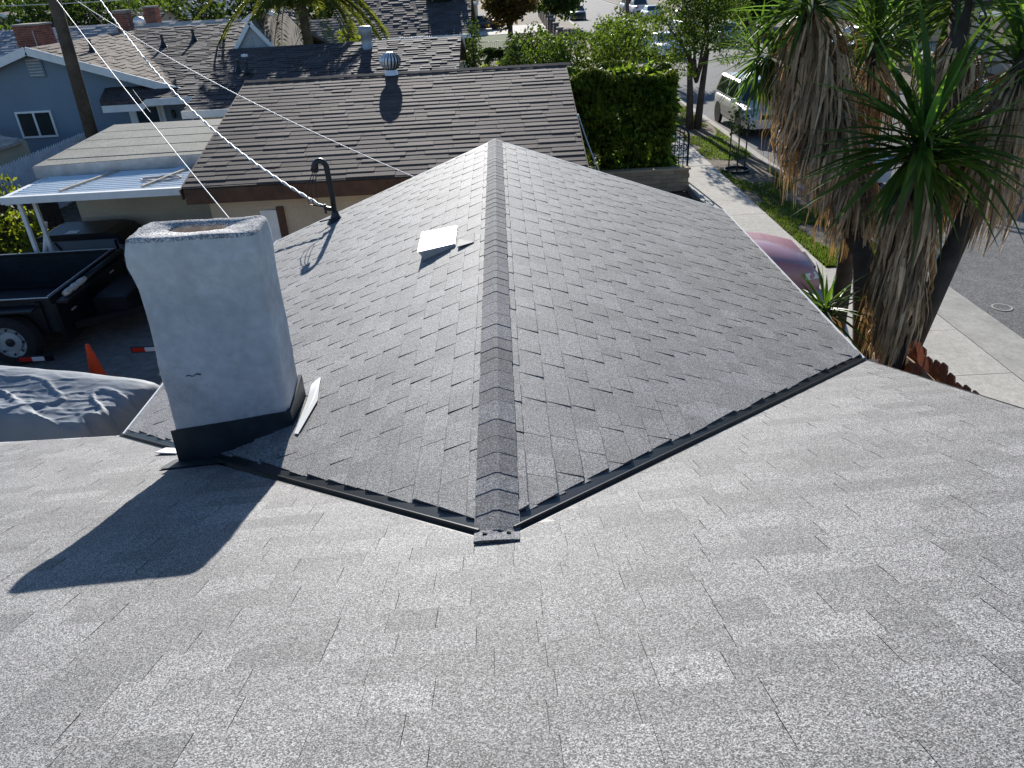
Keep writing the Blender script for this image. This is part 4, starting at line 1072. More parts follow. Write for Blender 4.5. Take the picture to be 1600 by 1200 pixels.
for _ in range(1700):
    x = rh.uniform(1.7, 4.75); y = rh.uniform(21.3, 22.8) if rh.random() < .4 else rh.uniform(21.2, 21.7)
    z = 3.02 + .35 * mn.noise(Vector((x, y, 1)) * 1.3) - (rh.uniform(0, 1.45) ** 2 if y < 21.7 else 0)
    for k in range(7):
        az = rh.uniform(0, 2 * PI); L_ = rh.uniform(.16, .26); c = Vector((x, y, z)); d_ = Vector((math.cos(az), math.sin(az), .0)); sd_ = Vector((-d_.y, d_.x, 0)) * .028
        p1 = c + d_ * L_ * .5 + Vector((0, 0, .07)); p2 = c + d_ * L_ + Vector((0, 0, -.03)); tt = rh.uniform(.6, 1.3)
        ht.poly([c, p1 - sd_, p1 + sd_], t=tt); ht.poly([p1 - sd_, p2, p1 + sd_], t=tt)
ht.build('new_growth', m_leafl, hd)
for i in range(9):
    x = 2.0 + i * .32; hs.tube([(x, 22.4, 0), (x + rh.uniform(-.1, .1), 22.2, 1.3), (x + rh.uniform(-.2, .2), 22.0, 2.6)], [.04, .03, .015], 5)
hs.build('stem', m_bark, hd, kind='stuff')
gs = MB()
for _ in range(900):
    x = rh.uniform(1.7, 4.2); y = rh.uniform(21.3, 21.45); z = .3 + rh.random() * .5; a = rh.uniform(-.6, .6)
    gs.poly([(x - .01, y, .05), (x + .01, y, .05), (x + a * .15, y - rh.uniform(0, .1), z)], t=rh.uniform(.6, 1.4))
tag(gs.build('strap_leaf_plants', m_leafd, None), 'low strap-leaved plants growing at the foot of the hedge', 'plant', kind='stuff')

# street tree, saplings and garden trees
tree('street_tree', 'fine-leaved dark green street tree with two trunks on the verge', 'tree', 7.2, 29.0, 4.6,
     [(6.9, 29, 3.9, 1.3, 1.3, 1.0), (7.8, 28.7, 3.6, 1.1, 1.1, .9), (6.1, 28.6, 3.2, 1.0, 1.0, .85), (7.3, 28.2, 4.6, 1.2, 1.2, .8), (6.6, 28, 2.6, .8, .8, .6), (8.1, 29, 4.4, .9, .9, .8), (6.5, 29.3, 5.0, .8, .8, .7), (8.3, 28.4, 2.9, .7, .7, .6)], 15000, .055, m_leafm, tr=.12, seed=3, trunks=2, elong=2.2)
sp_ = tree('sapling', 'thin staked sapling on the verge with a dark watering ring', 'tree', 6.95, 22.4, 2.0, [(6.95, 22.4, 1.5, .42, .42, .38), (6.85, 22.3, 1.9, .3, .3, .25)], 330, .05, m_leafd, tr=.02, limbs=1, seed=4, elong=2.2)
for dx in (-.25, .22): MB().tube([(6.95 + dx, 22.4, 0), (6.95 + dx, 22.4, 1.45)], .022, 5).build('stake', m_black_metal, sp_)
rg = MB(); rg.lathe((6.95, 22.4, .1), [(.38, 0), (.38, .09), (.34, .09), (.34, 0)], 18); rg.build('watering_ring', m_black_metal, sp_)
T_ = [
 ('leafy_tree', 'bright green leafy tree right behind the garage ridge', 3.4, 33, 2.2, 2.2, 1.7, 11, 12500, .085, m_leafm, 11),
 ('leafy_tree', 'dark round leafy tree to the left of the bright green one behind the garage', 1.3, 36.5, 2.0, 1.5, 1.6, 8, 7000, .085, m_leafd, 12),
 ('leafy_tree', 'mid green bushy tree beside the parked white SUV down the street', 5.6, 38, 2.1, 1.8, 1.7, 9, 9000, .09, m_leafm, 13),
 ('shrub', 'low yellow-green shrub beyond the corner of the dark roofed low house', -.4, 38, 1.2, .9, .6, 4, 900, .08, m_leafl, 14),
 ('shrub', 'reddish brown dry shrub between the low house and the bright green tree', .25, 31, 1.5, .7, .7, 4, 900, .07, M('dry_leaf', (.10, .06, .035), .8, tone=True, trans=.3), 15),
 ('cypress', 'dark narrow evergreen against the corner of the low dark house', -.75, 29.5, 2.2, .55, 1.7, 5, 2600, .06, m_leafd, 16),
]
for nm, lb, x, y, z, r, rz, nb, n, sz, mt, sd_ in T_:
    tree(nm, lb, 'shrub' if nm == 'shrub' else 'tree', x, y, max(z, 1), blobset(x, y, z, r, rz, nb, sd_) + [(x, y, z, r * .7, r * .7, rz * .75)], n, sz, mt, tr=.09 if nm != 'shrub' else .03, seed=sd_)
bk = [(-42, 95, 5.0, 9, 5, 'broad pale green tree at the top left corner beyond the slate blue house', m_leafm),
      (-31, 62, 4.0, 5, 3.0, 'dark tree behind the utility pole', m_leafd),
      (-27, 47, 2.2, 2.6, 1.8, 'sunlit bush left of the big brick chimney', m_leafm),
      (-17.5, 58, 3.6, 4.5, 3.4, 'large dark green tree behind the ridge of the slate blue house', m_leafd),
      (-12.5, 56, 3.8, 4.0, 3.4, 'large dark green tree left of the feathery palm', m_leafd),
      (-52, 140, 5, 10, 5, 'far tree on the skyline above the pale grey roof', m_leafd),
      (-28, 120, 5, 9, 5, 'far tree on the skyline left of the feathery palm', m_leafm),
      (1.2, 70, 3.0, 2.6, 2.4, 'orange-tinged round tree in a front yard down the street', M('rusty_leaf', (.11, .075, .02), .6, tone=True, trans=.4)),
      (5.5, 82, 3.2, 3, 2.6, 'dark street tree beside the row of fence posts', m_leafd),
      (20.5, 68, 3.2, 2.8, 2.4, 'dark round tree across the street behind the parked pale sedan', m_leafd),
      (22.5, 78, 3.6, 3.6, 2.8, 'broad dark tree farther up on the right of the street', m_leafd),
      (23, 47, 3.0, 2.6, 2.2, 'leafy tree across the street left of the silver sedan', m_leafm),
      (34, 60, 4.5, 5, 3.8, 'large tree behind the house across the street', m_leafd),
      (25, 34, 4.0, 3.2, 2.8, 'dark tree across the street at the right edge', m_leafd),
      (-5, 64, 3.4, 3.2, 2.6, 'yellow-green tree beyond the big dark roof', m_leafl),
      (-2.2, 49, 2.8, 1.4, 2.6, 'dark tree squeezed between the big dark roof and the lawn', m_leafd)]
for i, (x, y, z, r, rz, lb, mt) in enumerate(bk):
    tree('tree', lb, 'tree', x, y, z, blobset(x, y, z, r, rz, 8, 50 + i) + [(x, y, z, r * .7, r * .7, rz * .7)], 5200, .09 + .0020 * y, mt, tr=.22, seed=90 + i)
ff = MB(); rz_ = random.Random(77)
for _ in range(80):
    x = rz_.uniform(-180, 190); y = rz_.uniform(150, 330); r = rz_.uniform(5, 11)
    leaves(ff, [(x, y, rz_.uniform(2, 5), r, r, rz_.uniform(3, 6))], 300, 1.1, rz_)
tag(ff.build('distant_trees', m_leafd, None), 'far mass of trees closing the view beyond the last roofs', 'trees', kind='stuff')
tree('flowering_shrub', 'shrub with bright orange flowers next to the small brick chimney', 'shrub', -21.5, 46, 3.1, blobset(-21.5, 46, 3.2, 1.0, .8, 5, 7), 700, .12, m_orange, tr=.05, seed=8)
tree('leafy_bush', 'leafy green bush by the white patio posts', 'bush', -12.1, 18.4, 1.1, blobset(-12.1, 18.4, 1.1, .8, .8, 6, 9) + [(-11.6, 17.8, .7, .6, .6, .6)], 1700, .07, m_leafl, tr=.04, seed=10)
tree('lime_bush', 'small lime green bush at the foot of the feathery palm', 'bush', -8.8, 31.6, 3.2, blobset(-8.9, 31.6, 3.5, .7, .45, 4, 19), 500, .09, m_leafl, tr=.04, seed=20)
tree('lime_bush', 'lime green leaves showing over the low house ridge right of the feathery palm', 'bush', -6.0, 34.2, 3.2, blobset(-6.0, 34.2, 3.4, .7, .4, 4, 29), 420, .09, m_leafl, tr=.04, seed=30)

# feathery palm
def frond_mesh(L_, rnd, droop, mat, leafl=.62, n=26):
    mb = MB(); pts = []
    for i in range(n + 1):
        s_ = i / n; pts.append(Vector((L_ * (s_ - .18 * s_ ** 2), 0, L_ * (.42 * s_ - droop * s_ ** 2.2))))
    mb.tube(pts, [.035 * (1 - .85 * i / n) for i in range(n + 1)], 5, t=1.1)
    for i in range(3, n * 3):
        s_ = i / (3 * n); j = min(n - 1, int(s_ * n)); fr_ = s_ * n - j; p = pts[j] + (pts[min(j + 1, n)] - pts[j]) * fr_
        d = (pts[j + 1] - pts[j]).normalized(); ll = leafl * (1 - .55 * s_) * rnd.uniform(.85, 1.15)
        for sd_ in (-1, 1):
            q = p + Vector((d.x * ll * .45, sd_ * ll * .72, -ll * rnd.uniform(.25, .55))); m_ = (p + q) / 2 + Vector((0, 0, ll * .10))
            w_ = Vector((.030, 0, .010)); tt = rnd.uniform(.6, 1.4)
            mb.poly([p, m_ - w_, q, m_ + w_], t=tt)
    return mb
def place(o, par, loc, eul):
    c = o.copy(); C.objects.link(c); c.parent = par; c.location = loc; c.rotation_euler = eul; return c
def feather_palm(label, x, y, h, L_, nf, seed, r=.17, mat=None, tone=1):
    rnd = random.Random(seed); t = thing('palm_tree', label, 'palm tree', (x, y, 0))
    tm = MB(); tm.tube([(0, 0, 0), (.03, 0, h * .5), (0, 0, h)], [r * 1.1, r, r * .9], 12); tm.build('trunk', M('palm_trunk', (.17, .10, .07), .9, n1=(3, .3), bump=(10, .6, .03)), t, smooth=True, world=False)
    protos = [frond_mesh(L_ * rnd.uniform(.9, 1.1), rnd, dr_, None) for dr_ in (.75, 1.05, 1.3)]
    os_ = []
    for k in range(nf):
        if k < 3:
            o = protos[k].build('frond', mat or m_palmleaf, t, world=False)
            o.location = (0, 0, h); o.rotation_euler = (0, 0, 2 * PI * k / nf * 1.0); os_.append(o)
        else:
            place(os_[k % 3], t, (0, 0, h + rnd.uniform(-.1, .1)), (0, rnd.uniform(-.55, .25), 2.39996 * k))
    return t
feather_palm('feathery palm with drooping yellow-green fronds rising behind the roofs', -7.0, 31.0, 5.05, 3.6, 26, 41, r=.19)
feather_palm('thin feathery palm beside the street, in front of the parked cars', 7.9, 50.0, 5.2, 1.5, 16, 42, r=.12, mat=m_leafd)
feather_palm('small dark bushy palm on the lawn edge beyond the garage', .2, 42.0, 1.9, 1.3, 18, 43, r=.14, mat=m_leafd)

# ------------------------------------------------------------------ yuccas with skirts of dead leaves
def blade(L_, w, bend, n=5):
    mb = MB(); prev = None
    for i in range(n + 1):
        s_ = i / n; ww = w * (.45 + 1.6 * s_ * (1 - s_) * 1.6) * (1 - s_ ** 3) if i < n else 0.002
        p = Vector((L_ * s_ * (1 - .15 * bend * s_), 0, -bend * L_ * s_ * s_ * .6))
        e = (p + Vector((0, ww / 2, ww * .22)), p, p + Vector((0, -ww / 2, ww * .22)))
        if prev:
            mb.poly([prev[0], prev[1], e[1], e[0]]); mb.poly([prev[1], prev[2], e[2], e[1]])
        prev = e
    return mb
YB = []
def yucca(label, heads, trunk, skirt, seed, nleaf=80):
    """heads = [(point, radius, axis)], trunk = [(polyline, radii)], skirt = [(p_top, p_bottom, r_top, r_bottom, count, length)]"""
    rnd = random.Random(seed); base = trunk[0][0][0]
    t = thing('yucca', label, 'yucca', (base[0], base[1], 0))
    for pl_, rr in trunk: MB().tube(pl_, rr, 10).build('trunk', m_ytrunk, t, smooth=True)
    off = Vector((base[0], base[1], 0))
    protos = []
    for L_, w, b_, tn in ((.80, .055, .1, 1.0), (.88, .06, .3, .75), (.72, .05, -.05, 1.35), (.92, .058, .55, .6), (.85, .05, .2, 1.9)):
        mb = blade(L_, w, b_); mb.t = [tn] * len(mb.t); protos.append(mb)
    objs = []; n = 0
    for (hp, r_, ax) in heads:
        az = Vector(ax).normalized()
        for k in range(nleaf):
            d = None
            while d is None:
                c_ = Vector((rnd.gauss(0, 1), rnd.gauss(0, 1), rnd.gauss(0, 1))).normalized()
                if c_.dot(az) > -.45 and rnd.random() < .9: d = c_
            idx = rnd.choice((0, 0, 1, 1, 2, 3, 3, 4) if c_.dot(az) > .2 else (1, 3, 3, 1, 0))
            if len(objs) < 5:
                idx = len(objs); o = protos[idx].build('leaf', m_yucca, t, world=False); objs.append(o)
            else:
                o = objs[idx].copy(); C.objects.link(o); o.parent = t
            q = d.to_track_quat('X', 'Z'); o.rotation_mode = 'QUATERNION'; o.rotation_quaternion = q
            sc_ = r_ / .85 * rnd.uniform(.85, 1.12); o.scale = (sc_, sc_, sc_)
            o.location = Vector(hp) - off + d * .03 - az * rnd.uniform(0, .22)
    for (pt, pb, rt, rb_, cnt, L0) in skirt:
        pt = Vector(pt); pb = Vector(pb); sk = MB()
        for _ in range(cnt):
            s_ = rnd.random(); c = pt + (pb - pt) * s_; r_ = rt + (rb_ - rt) * s_
            a = rnd.uniform(0, 2 * PI); d = Vector((math.cos(a), math.sin(a), 0)); L_ = L0 * rnd.uniform(.45, 1.35)
            k_ = rnd.uniform(.15, 1.15); wv = rnd.uniform(.006, .024)
            p0 = c + d * .08; out_ = r_ * k_
            p1 = c + d * (.08 + out_ * .7) + Vector((0, 0, -L_ * .28)); tw = rnd.uniform(-.12, .12)
            p2 = c + d * (.08 + out_ * .95) + Vector((tw * .6, tw * .4, -L_ * .68)); p3 = c + d * (.06 + out_ * rnd.uniform(.75, 1.12)) + Vector((tw, tw * .7, -L_))
            sd_ = Vector((-d.y, d.x, 0)); sd_ = (sd_ * math.cos(tw * 8) + Vector((0, 0, 1)).cross(sd_) * math.sin(tw * 8)).normalized() * wv
            tt = rnd.choice((.35, .55, .8, 1.0, 1.0, 1.25, 1.6))
            for a_, b_, wa, wb in ((p0, p1, .7, 1), (p1, p2, 1, .8), (p2, p3, .8, .1)):
                sk.poly([a_ - sd_ * wa, a_ + sd_ * wa, b_ + sd_ * wb, b_ - sd_ * wb], t=tt)
        sk.build('dead_leaf_skirt', m_deadl, t, kind='stuff')
    return t
yucca('tall yucca leaning left with a broad brown skirt of dead leaves, nearest the parked SUV',
      [((3.75, 9.9, 5.25), .95, (-.2, .1, 1)), ((3.30, 10.1, 4.60), .72, (-1, .2, -.1)), ((4.25, 10.1, 5.6), .9, (.3, .2, 1))],
      [([(4.40, 8.25, 0), (4.42, 8.3, 1.4), (4.40, 8.67, 2.45), (4.25, 9.25, 3.0), (4.05, 9.7, 3.9), (3.8, 9.9, 5.2)], [.13, .12, .12, .12, .11, .10])],
      [((3.84, 9.9, 5.15), (4.12, 9.5, 3.8), .46, .52, 1350, .85), ((4.12, 9.5, 3.95), (4.40, 8.9, 3.0), .44, .22, 850, .62)], 61, 75)
yucca('middle yucca with a big star of green blades, above the wooden fence',
      [((4.36, 7.78, 4.05), 1.25, (.0, -.15, 1)), ((4.38, 7.80, 3.75), .92, (-.1, -.4, -.2))],
      [([(4.50, 7.75, 0), (4.5, 7.72, 1.5), (4.42, 7.75, 2.7), (4.36, 7.78, 3.95)], [.16, .14, .13, .11])],
      [((4.38, 7.78, 3.7), (4.40, 7.72, 2.6), .24, .26, 520, .85), ((4.38, 7.75, 2.8), (4.40, 7.75, 2.05), .24, .15, 460, .60)], 62, 80)
yucca('right-hand yucca leaning out over the street, its dead skirt hanging against the asphalt',
      [((5.65, 8.45, 4.75), 1.05, (.5, 0, .9)), ((5.05, 8.9, 5.3), 1.0, (0, .2, 1)), ((6.1, 9.3, 5.2), 1.0, (.4, .2, 1))],
      [([(4.62, 7.95, 0), (4.75, 7.95, 1.3), (5.0, 8.02, 2.3), (5.25, 8.15, 3.1), (5.6, 8.4, 4.7)], [.15, .13, .12, .11, .10]), ([(4.75, 7.97, 1.5), (4.95, 8.5, 3.2), (5.05, 8.85, 5.2)], [.12, .11, .10])],
      [((5.62, 8.42, 4.6), (5.35, 8.25, 3.6), .46, .34, 800, .85), ((5.05, 8.8, 4.9), (4.97, 8.5, 3.5), .30, .30, 480, .8)], 63, 80)
yucca('yucca at the back of the group, its head at the top edge',
      [((4.75, 10.1, 4.85), .95, (0, 0, 1)), ((5.3, 10.8, 5.3), .9, (.2, 0, 1))],
      [([(4.7, 9.6, 0), (4.72, 9.8, 2.4), (4.75, 10.1, 4.7)], [.12, .11, .09])],
      [((4.75, 10.1, 4.6), (4.73, 9.95, 3.9), .42, .30, 200, .7)], 64, 75)
yucca('low young yucca with bright blades right against the white roof edge',
      [((3.72, 8.0, 2.15), .62, (-.2, 0, 1))], [([(4.1, 8.1, 0), (3.95, 8.05, 1.2), (3.74, 8.0, 2.1)], [.08, .07, .06])],
      [((3.74, 8.0, 2.0), (3.82, 8.0, 1.6), .25, .2, 60, .5)], 65, 55)
pp_ = thing('street_palm', 'rough brown palm trunk with yellowing fronds across the street, between the yucca skirts', 'palm tree', (11.9, 24.8, 0))
# ------------------------------------------------------------------ vehicles
m_cglass = M('car_glass', (.015, .02, .022), .06, spec=.8)
m_hl = M('headlight_lens', (.6, .62, .64), .15); m_tl = M('tail_lamp_red', (.4, .02, .015), .25); m_trim = M('black_car_trim', (.015, .015, .015), .5)
PAINT = {}
def paint(k, c, metal=.0):
    return M('car_paint_' + k, c, .4, coat=.4, metal=metal, spec=.5)
KINDS = {
 'sedan': dict(L=4.6, W=1.78, zb=.2, prof=[(-2.3, .62), (-2.22, .88), (-1.7, .98), (-1.0, .97), (1.0, .95), (1.5, .90), (2.1, .76), (2.28, .58)], cb=(-1.75, 1.1), ct=(-1.0, .28), H=1.42, wb=1.35, wr=.32),
 'suv': dict(L=4.6, W=1.84, zb=.28, prof=[(-2.3, .7), (-2.26, 1.02), (-1.8, 1.06), (-1.0, 1.06), (1.0, 1.06), (1.5, 1.04), (2.15, .92), (2.3, .66)], cb=(-2.24, 1.15), ct=(-1.98, .42), H=1.72, wb=1.38, wr=.36),
 'pickup': dict(L=5.4, W=1.9, zb=.36, prof=[(-2.7, .8), (-2.68, 1.12), (-1.8, 1.12), (-.62, 1.12), (1.2, 1.12), (1.8, 1.10), (2.5, .98), (2.7, .74)], cb=(-.75, 1.45), ct=(-.55, .75), H=1.82, wb=1.75, wr=.39),
}
def vehicle(label, kind, col, x, y, rz, cat=None, group=None, name='parked_car', lampcol=None):
    K = KINDS[kind]; t = thing(name, label, cat or {'sedan': 'car', 'suv': 'SUV', 'pickup': 'pickup truck'}[kind], (x, y, 0), rz, group)
    W = K['W'] / 2; pr = K['prof']; st = []
    n = len(pr); b = MB(); rings = []
    xs = []
    for i in range(n - 1):
        for s_ in (0, .5): xs.append((pr[i][0] + (pr[i + 1][0] - pr[i][0]) * s_, pr[i][1] + (pr[i + 1][1] - pr[i][1]) * s_))
    xs.append(pr[-1])
    for (X, zt) in xs:
        e = max(0, (abs(X) - (K['L'] / 2 - .5)) / .5); w = W * (1 - .16 * e * e); zb = K['zb'] + .1 * e
        ring = [(X, -w * .9, zb), (X, -w, zb + .12), (X, -w * 1.0, zb + .6 * (zt - zb)), (X, -w * .97, zt - .07), (X, -w * .88, zt), (X, 0, zt + .025), (X, w * .88, zt), (X, w * .97, zt - .07), (X, w, zb + .6 * (zt - zb)), (X, w, zb + .12), (X, w * .9, zb)]
        rings.append(ring)
    nn = len(rings[0]); b0 = 0
    for r_ in rings: b.v.extend(r_)
    for i in range(len(rings) - 1):
        for k in range(nn):
            b.f.append((i * nn + k, i * nn + (k + 1) % nn, (i + 1) * nn + (k + 1) % nn, (i + 1) * nn + k)); b.t.append(1); b.mi.append(0)
    b.f.append(tuple(range(nn))); b.t.append(1); b.mi.append(0); b.f.append(tuple((len(rings) - 1) * nn + k for k in range(nn - 1, -1, -1))); b.t.append(1); b.mi.append(0)
    body = b.build('body', col, t, smooth=True, world=False)
    md = body.modifiers.new('edge', 'EDGE_SPLIT'); md.split_angle = R(50)
    # greenhouse
    x0, x1 = K['cb']; a0, a1 = K['ct']; H = K['H']; zb = pr[3][1] - .02; wt = W * .74; wb_ = W * .93
    B = [(x0, -wb_, zb), (x1, -wb_, zb), (x1, wb_, zb), (x0, wb_, zb)]; T = [(a0, -wt, H - .06), (a1, -wt, H - .06), (a1, wt, H - .06), (a0, wt, H - .06)]
    Bv = [Vector(p) for p in B]; Tv = [Vector(p) for p in T]
    gcore = MB(); gcore.hexa([p * 1.0 for p in Bv], [p * 1.0 for p in Tv]); gcore.build('cabin', col, t, world=False)
    def pane(nm, A_, B_, C_, D_, m1=.06, mz=.12, u0=0, u1=1):
        c_ = (A_ + B_ + C_ + D_) / 4; nrm = (B_ - A_).cross(D_ - A_).normalized()
        if nrm.dot(c_ - Vector((0, 0, zb))) < 0: nrm = -nrm
        def L2(u, v): return A_.lerp(B_, u).lerp(D_.lerp(C_, u), v) + nrm * .008
        uu0 = u0 + (u1 - u0) * m1; uu1 = u1 - (u1 - u0) * m1
        q = MB(); p4 = [L2(uu0, mz), L2(uu1, mz), L2(uu1, 1 - mz * .6), L2(uu0, 1 - mz * .6)]
        q.hexa([p - nrm * .015 for p in p4], p4); return q.build(nm, m_cglass, t, world=False)
    pane('windshield', Bv[1], Bv[2], Tv[2], Tv[1]); pane('rear_window', Bv[3], Bv[0], Tv[0], Tv[3])
    for (a, b_, c_, d_) in ((Bv[0], Bv[1], Tv[1], Tv[0]), (Bv[2], Bv[3], Tv[3], Tv[2])):
        for (u0, u1) in ((.02, .5), (.5, .98)) if kind != 'pickup' else ((.05, .95),): pane('side_window', a, b_, c_, d_, u0=u0, u1=u1)
    rf = MB(); ins = .0
    lo = [p + Vector((0, 0, .001)) for p in Tv]; md_ = [p + Vector((0, 0, .045)) + Vector((-.05 if p.x > 0 else .05, -.06 if p.y > 0 else .06, 0)) for p in Tv]
    rf.hexa(lo, md_); rf.build('roof', col, t, world=False)
    for sx in (K['wb'], -K['wb']):
        for sy in (-1, 1): wheel(t, sx, sy * (W - .11), K['wr'], K['wr'], .22, m_rim, face=sy, holes=5)
    for o_ in list(t.children):
        pass
    for sx in (K['wb'], -K['wb']):
        for sy in (-1, 1):
            arch = MB(); arch.lathe((sx, sy * (W - .045), K['wr']), [(K['wr'] * 1.14, -.06), (K['wr'] * 1.14, .055), (0, .055)], 18, ax=(0, sy, 0))
            arch.build('wheel_arch', m_trim, t, world=False)
    fx = pr[-1][0]; zf = pr[-2][1] - .16
    for sy in (-1, 1):
        q = MB(); q.hexa([(fx - .28, sy * W * .82 - .16, zf - .06), (fx - .02, sy * W * .68 - .16, zf - .06), (fx - .02, sy * W * .68 + .16, zf - .06), (fx - .28, sy * W * .82 + .12, zf - .06)], [(fx - .30, sy * W * .82 - .16, zf + .07), (fx - .10, sy * W * .68 - .16, zf + .06), (fx - .10, sy * W * .68 + .16, zf + .06), (fx - .30, sy * W * .82 + .12, zf + .07)])
        q.build('headlight', m_hl, t, world=False)
        q = MB(); q.box(-fx - .015, -fx + .16, sy * W * .74 - .12, sy * W * .74 + .12, pr[1][1] - .24, pr[1][1] - .06); q.build('tail_light', m_tl, t, world=False)
        q = MB(); q.box(x1 - .28, x1 - .12, sy * (W + .08) - .09, sy * (W + .08) + .09, zb + .02, zb + .16); q.build('mirror', col, t, world=False)
    q = MB(); q.box(fx - .12, fx + .012, -W * .45, W * .45, zf - .10, zf + .03); q.build('grille', m_trim, t, world=False)
    q = MB(); q.box(fx - .2, fx + .03, -W * .8, W * .8, K['zb'] + .08, K['zb'] + .25); q.build('bumper', m_trim if kind == 'pickup' else col, t, world=False)
    q = MB(); q.box(-fx - .03, -fx + .2, -W * .8, W * .8, K['zb'] + .10, K['zb'] + .30); q.build('bumper', m_trim if kind in ('pickup', 'sedan') and col in (PAINT.get('white'),) else col, t, world=False)
    q = MB(); q.box(-fx - .04, -fx - .031, -.17, .17, .55, .67); q.build('licence_plate', m_white, t, world=False)
    if kind == 'pickup':
        q = MB(); q.box(-2.6, -.85, -.72, .72, 1.152, 1.156); q.build('cargo_bed', m_trim, t, world=False)
    if kind == 'suv':
        q = MB()
        for sy in (-1, 1): q.tube([(-1.8, sy * .58, H + .03), (.2, sy * .58, H + .03)], .02, 6)
        q.build('roof_rail', m_trim, t, world=False)
    return t
PAINT['white'] = paint('white', (.72, .73, .74)); PAINT['silver'] = paint('silver', (.50, .51, .52), .5); PAINT['champagne'] = paint('champagne', (.52, .50, .45), .4)
PAINT['blue'] = paint('pale_blue', (.30, .36, .42), .4); PAINT['dark'] = paint('dark_grey', (.05, .055, .06), .3); PAINT['maroon'] = paint('maroon', (.36, .17, .19), .0)
h = PI / 2
vehicle('dusty pink-red sedan parked in the driveway beyond the right roof edge', 'sedan', PAINT['maroon'], 3.50, 13.72, R(-6))
vehicle('pale champagne SUV parked at the kerb facing the viewer, beside the verge', 'suv', PAINT['champagne'], 9.45, 29.4, -h)
vehicle('silver car at the kerb mostly hidden behind the left yucca skirt', 'sedan', PAINT['silver'], 9.45, 22.0, -h)
vehicle('white SUV facing the viewer, seen over the top of the hedge', 'suv', PAINT['white'], 9.35, 55.5, -h)
vehicle('pale blue car parked just beyond the white SUV that faces the viewer', 'sedan', PAINT['blue'], 9.4, 63.0, -h)
vehicle('white car close beside the hedge-top SUV, on its street side', 'sedan', PAINT['white'], 11.2, 54.5, -h)
vehicle('dark grey car with a pale roof far down the left kerb', 'sedan', PAINT['dark'], 9.4, 97, -h)
vehicle('pale blue-grey SUV farthest down the left kerb', 'suv', PAINT['blue'], 9.4, 105, -h)
vehicle('white sedan seen from behind at the right kerb, with a dark rear bumper', 'sedan', PAINT['white'], 16.6, 89, h)
vehicle('white pickup truck parked ahead of the white sedan on the right kerb', 'pickup', PAINT['white'], 16.7, 97.5, h)
vehicle('silver SUV at the head of the row on the right kerb', 'suv', PAINT['silver'], 16.7, 105, h)
vehicle('white pickup truck at the right kerb behind the street tree', 'pickup', PAINT['white'], 16.0, 70.5, h)
vehicle('pale blue sedan behind the street tree crown on the right side', 'sedan', PAINT['blue'], 16.7, 60.5, h)
vehicle('silver sedan parked side-on in a driveway across the street, between the yuccas', 'sedan', PAINT['silver'], 22.6, 51.5, PI)
vehicle('white car with glinting chrome at the far kerb, right behind the left yucca', 'suv', PAINT['white'], 16.7, 39.2, -h)
vehicle('pale car at the far kerb near the right edge of the picture', 'sedan', PAINT['silver'], 16.7, 27.5, -h)
vehicle('dark car with a sunlit roof in the yard beyond the iron railings', 'sedan', PAINT['dark'], -1.5, 88, 0)

# ------------------------------------------------------------------ the palm across the street, houses far off
MB().tube([(11.9, 24.8, 0), (12.0, 24.9, 1.6), (11.95, 24.8, 3.4)], [.24, .22, .2], 12).build('trunk', M('rough_palm_trunk', (.16, .10, .055), .95, n1=(6, .35), bump=(14, .8, .04)), pp_, smooth=True)
rnd = random.Random(9); _pf = [frond_mesh(1.7, rnd, d_, None, leafl=.45, n=16) for d_ in (.8, 1.2)]
_o = []
for k in range(16):
    if k < 2: o = _pf[k].build('frond', m_palmleaf, pp_, world=False); o.location = (0, 0, 3.3); o.rotation_euler = (0, 0, 2.4 * k); _o.append(o)
    else: place(_o[k % 2], pp_, (0, 0, 3.3), (0, rnd.uniform(-.3, .6), 2.4 * k))

gable('house', 'pale grey-roofed house with two turbine vents beyond the slate blue house', -27.5, -17.5, 41.5, 49.5, 2.7, 4.1, 'x', m_cream, m_greyroof, expo=.3)
for (x, y) in ((-20.8, 43.6), (-16.6, 44.2)):
    pass
H2 = [o for o in C.objects if o.name.startswith('house')][-1]
for (x, y) in ((-22.6, 44.0), (-18.8, 44.6)):
    q = MB(); q.lathe((x, y, 3.7), [(.16, 0), (.14, .25), (.26, .32), (.3, .5), (.22, .66), (0, .72)], 14); q.build('turbine_vent', m_galv, H2, smooth=True)
gable('house', 'house with a sunlit tan roof and two black pipe vents left of the palm', -18.6, -13.2, 38.5, 46, 2.6, 4.15, 'x', m_cream, m_tanroof, expo=.3)
H3 = [o for o in C.objects if o.name.startswith('house')][-1]
for x in (-15.2, -14.8): cone_vent(H3, x, 40.2, 3.6, h=.5)
brick_chimney(H3, -17.6, -17.0, 42.5, 43.1, 3.4, 4.85)
gable('house', 'brown gabled house left of the feathery palm', -16.5, -10.8, 50, 58, 2.8, 4.4, 'y', m_beige, m_oldroof, expo=.3)
gable('house', 'small house with a pale hip-like roof behind the palm trunk', -11.8, -8.2, 42, 49, 2.5, 3.75, 'x', m_cream, m_oldroof, expo=.3)
gable('house', 'house with a large dark brown roof to the right of the feathery palm', -8.6, -1.8, 44.5, 56, 2.85, 4.75, 'x', m_cream, m_darkroof, expo=.3, over=.5)
gable('house', 'far dark-roofed house above the slate blue roof', -38, -26, 62, 72, 2.8, 4.3, 'x', m_beige, m_darkroof, expo=.4)
gable('house', 'far house with a pale roof strip and dark hip near the skyline', -30, -19, 78, 88, 2.8, 4.4, 'x', m_cream, m_greyroof, expo=.4)
gable('house', 'grey-roofed house at the far left beyond the bushes', -44, -33, 66, 76, 2.8, 4.6, 'y', m_beige, m_darkroof, expo=.4)
gable('house', 'distant house beyond the lawn at the top of the picture', -12, -2, 86, 96, 2.8, 4.4, 'x', m_beige, m_darkroof, expo=.4)
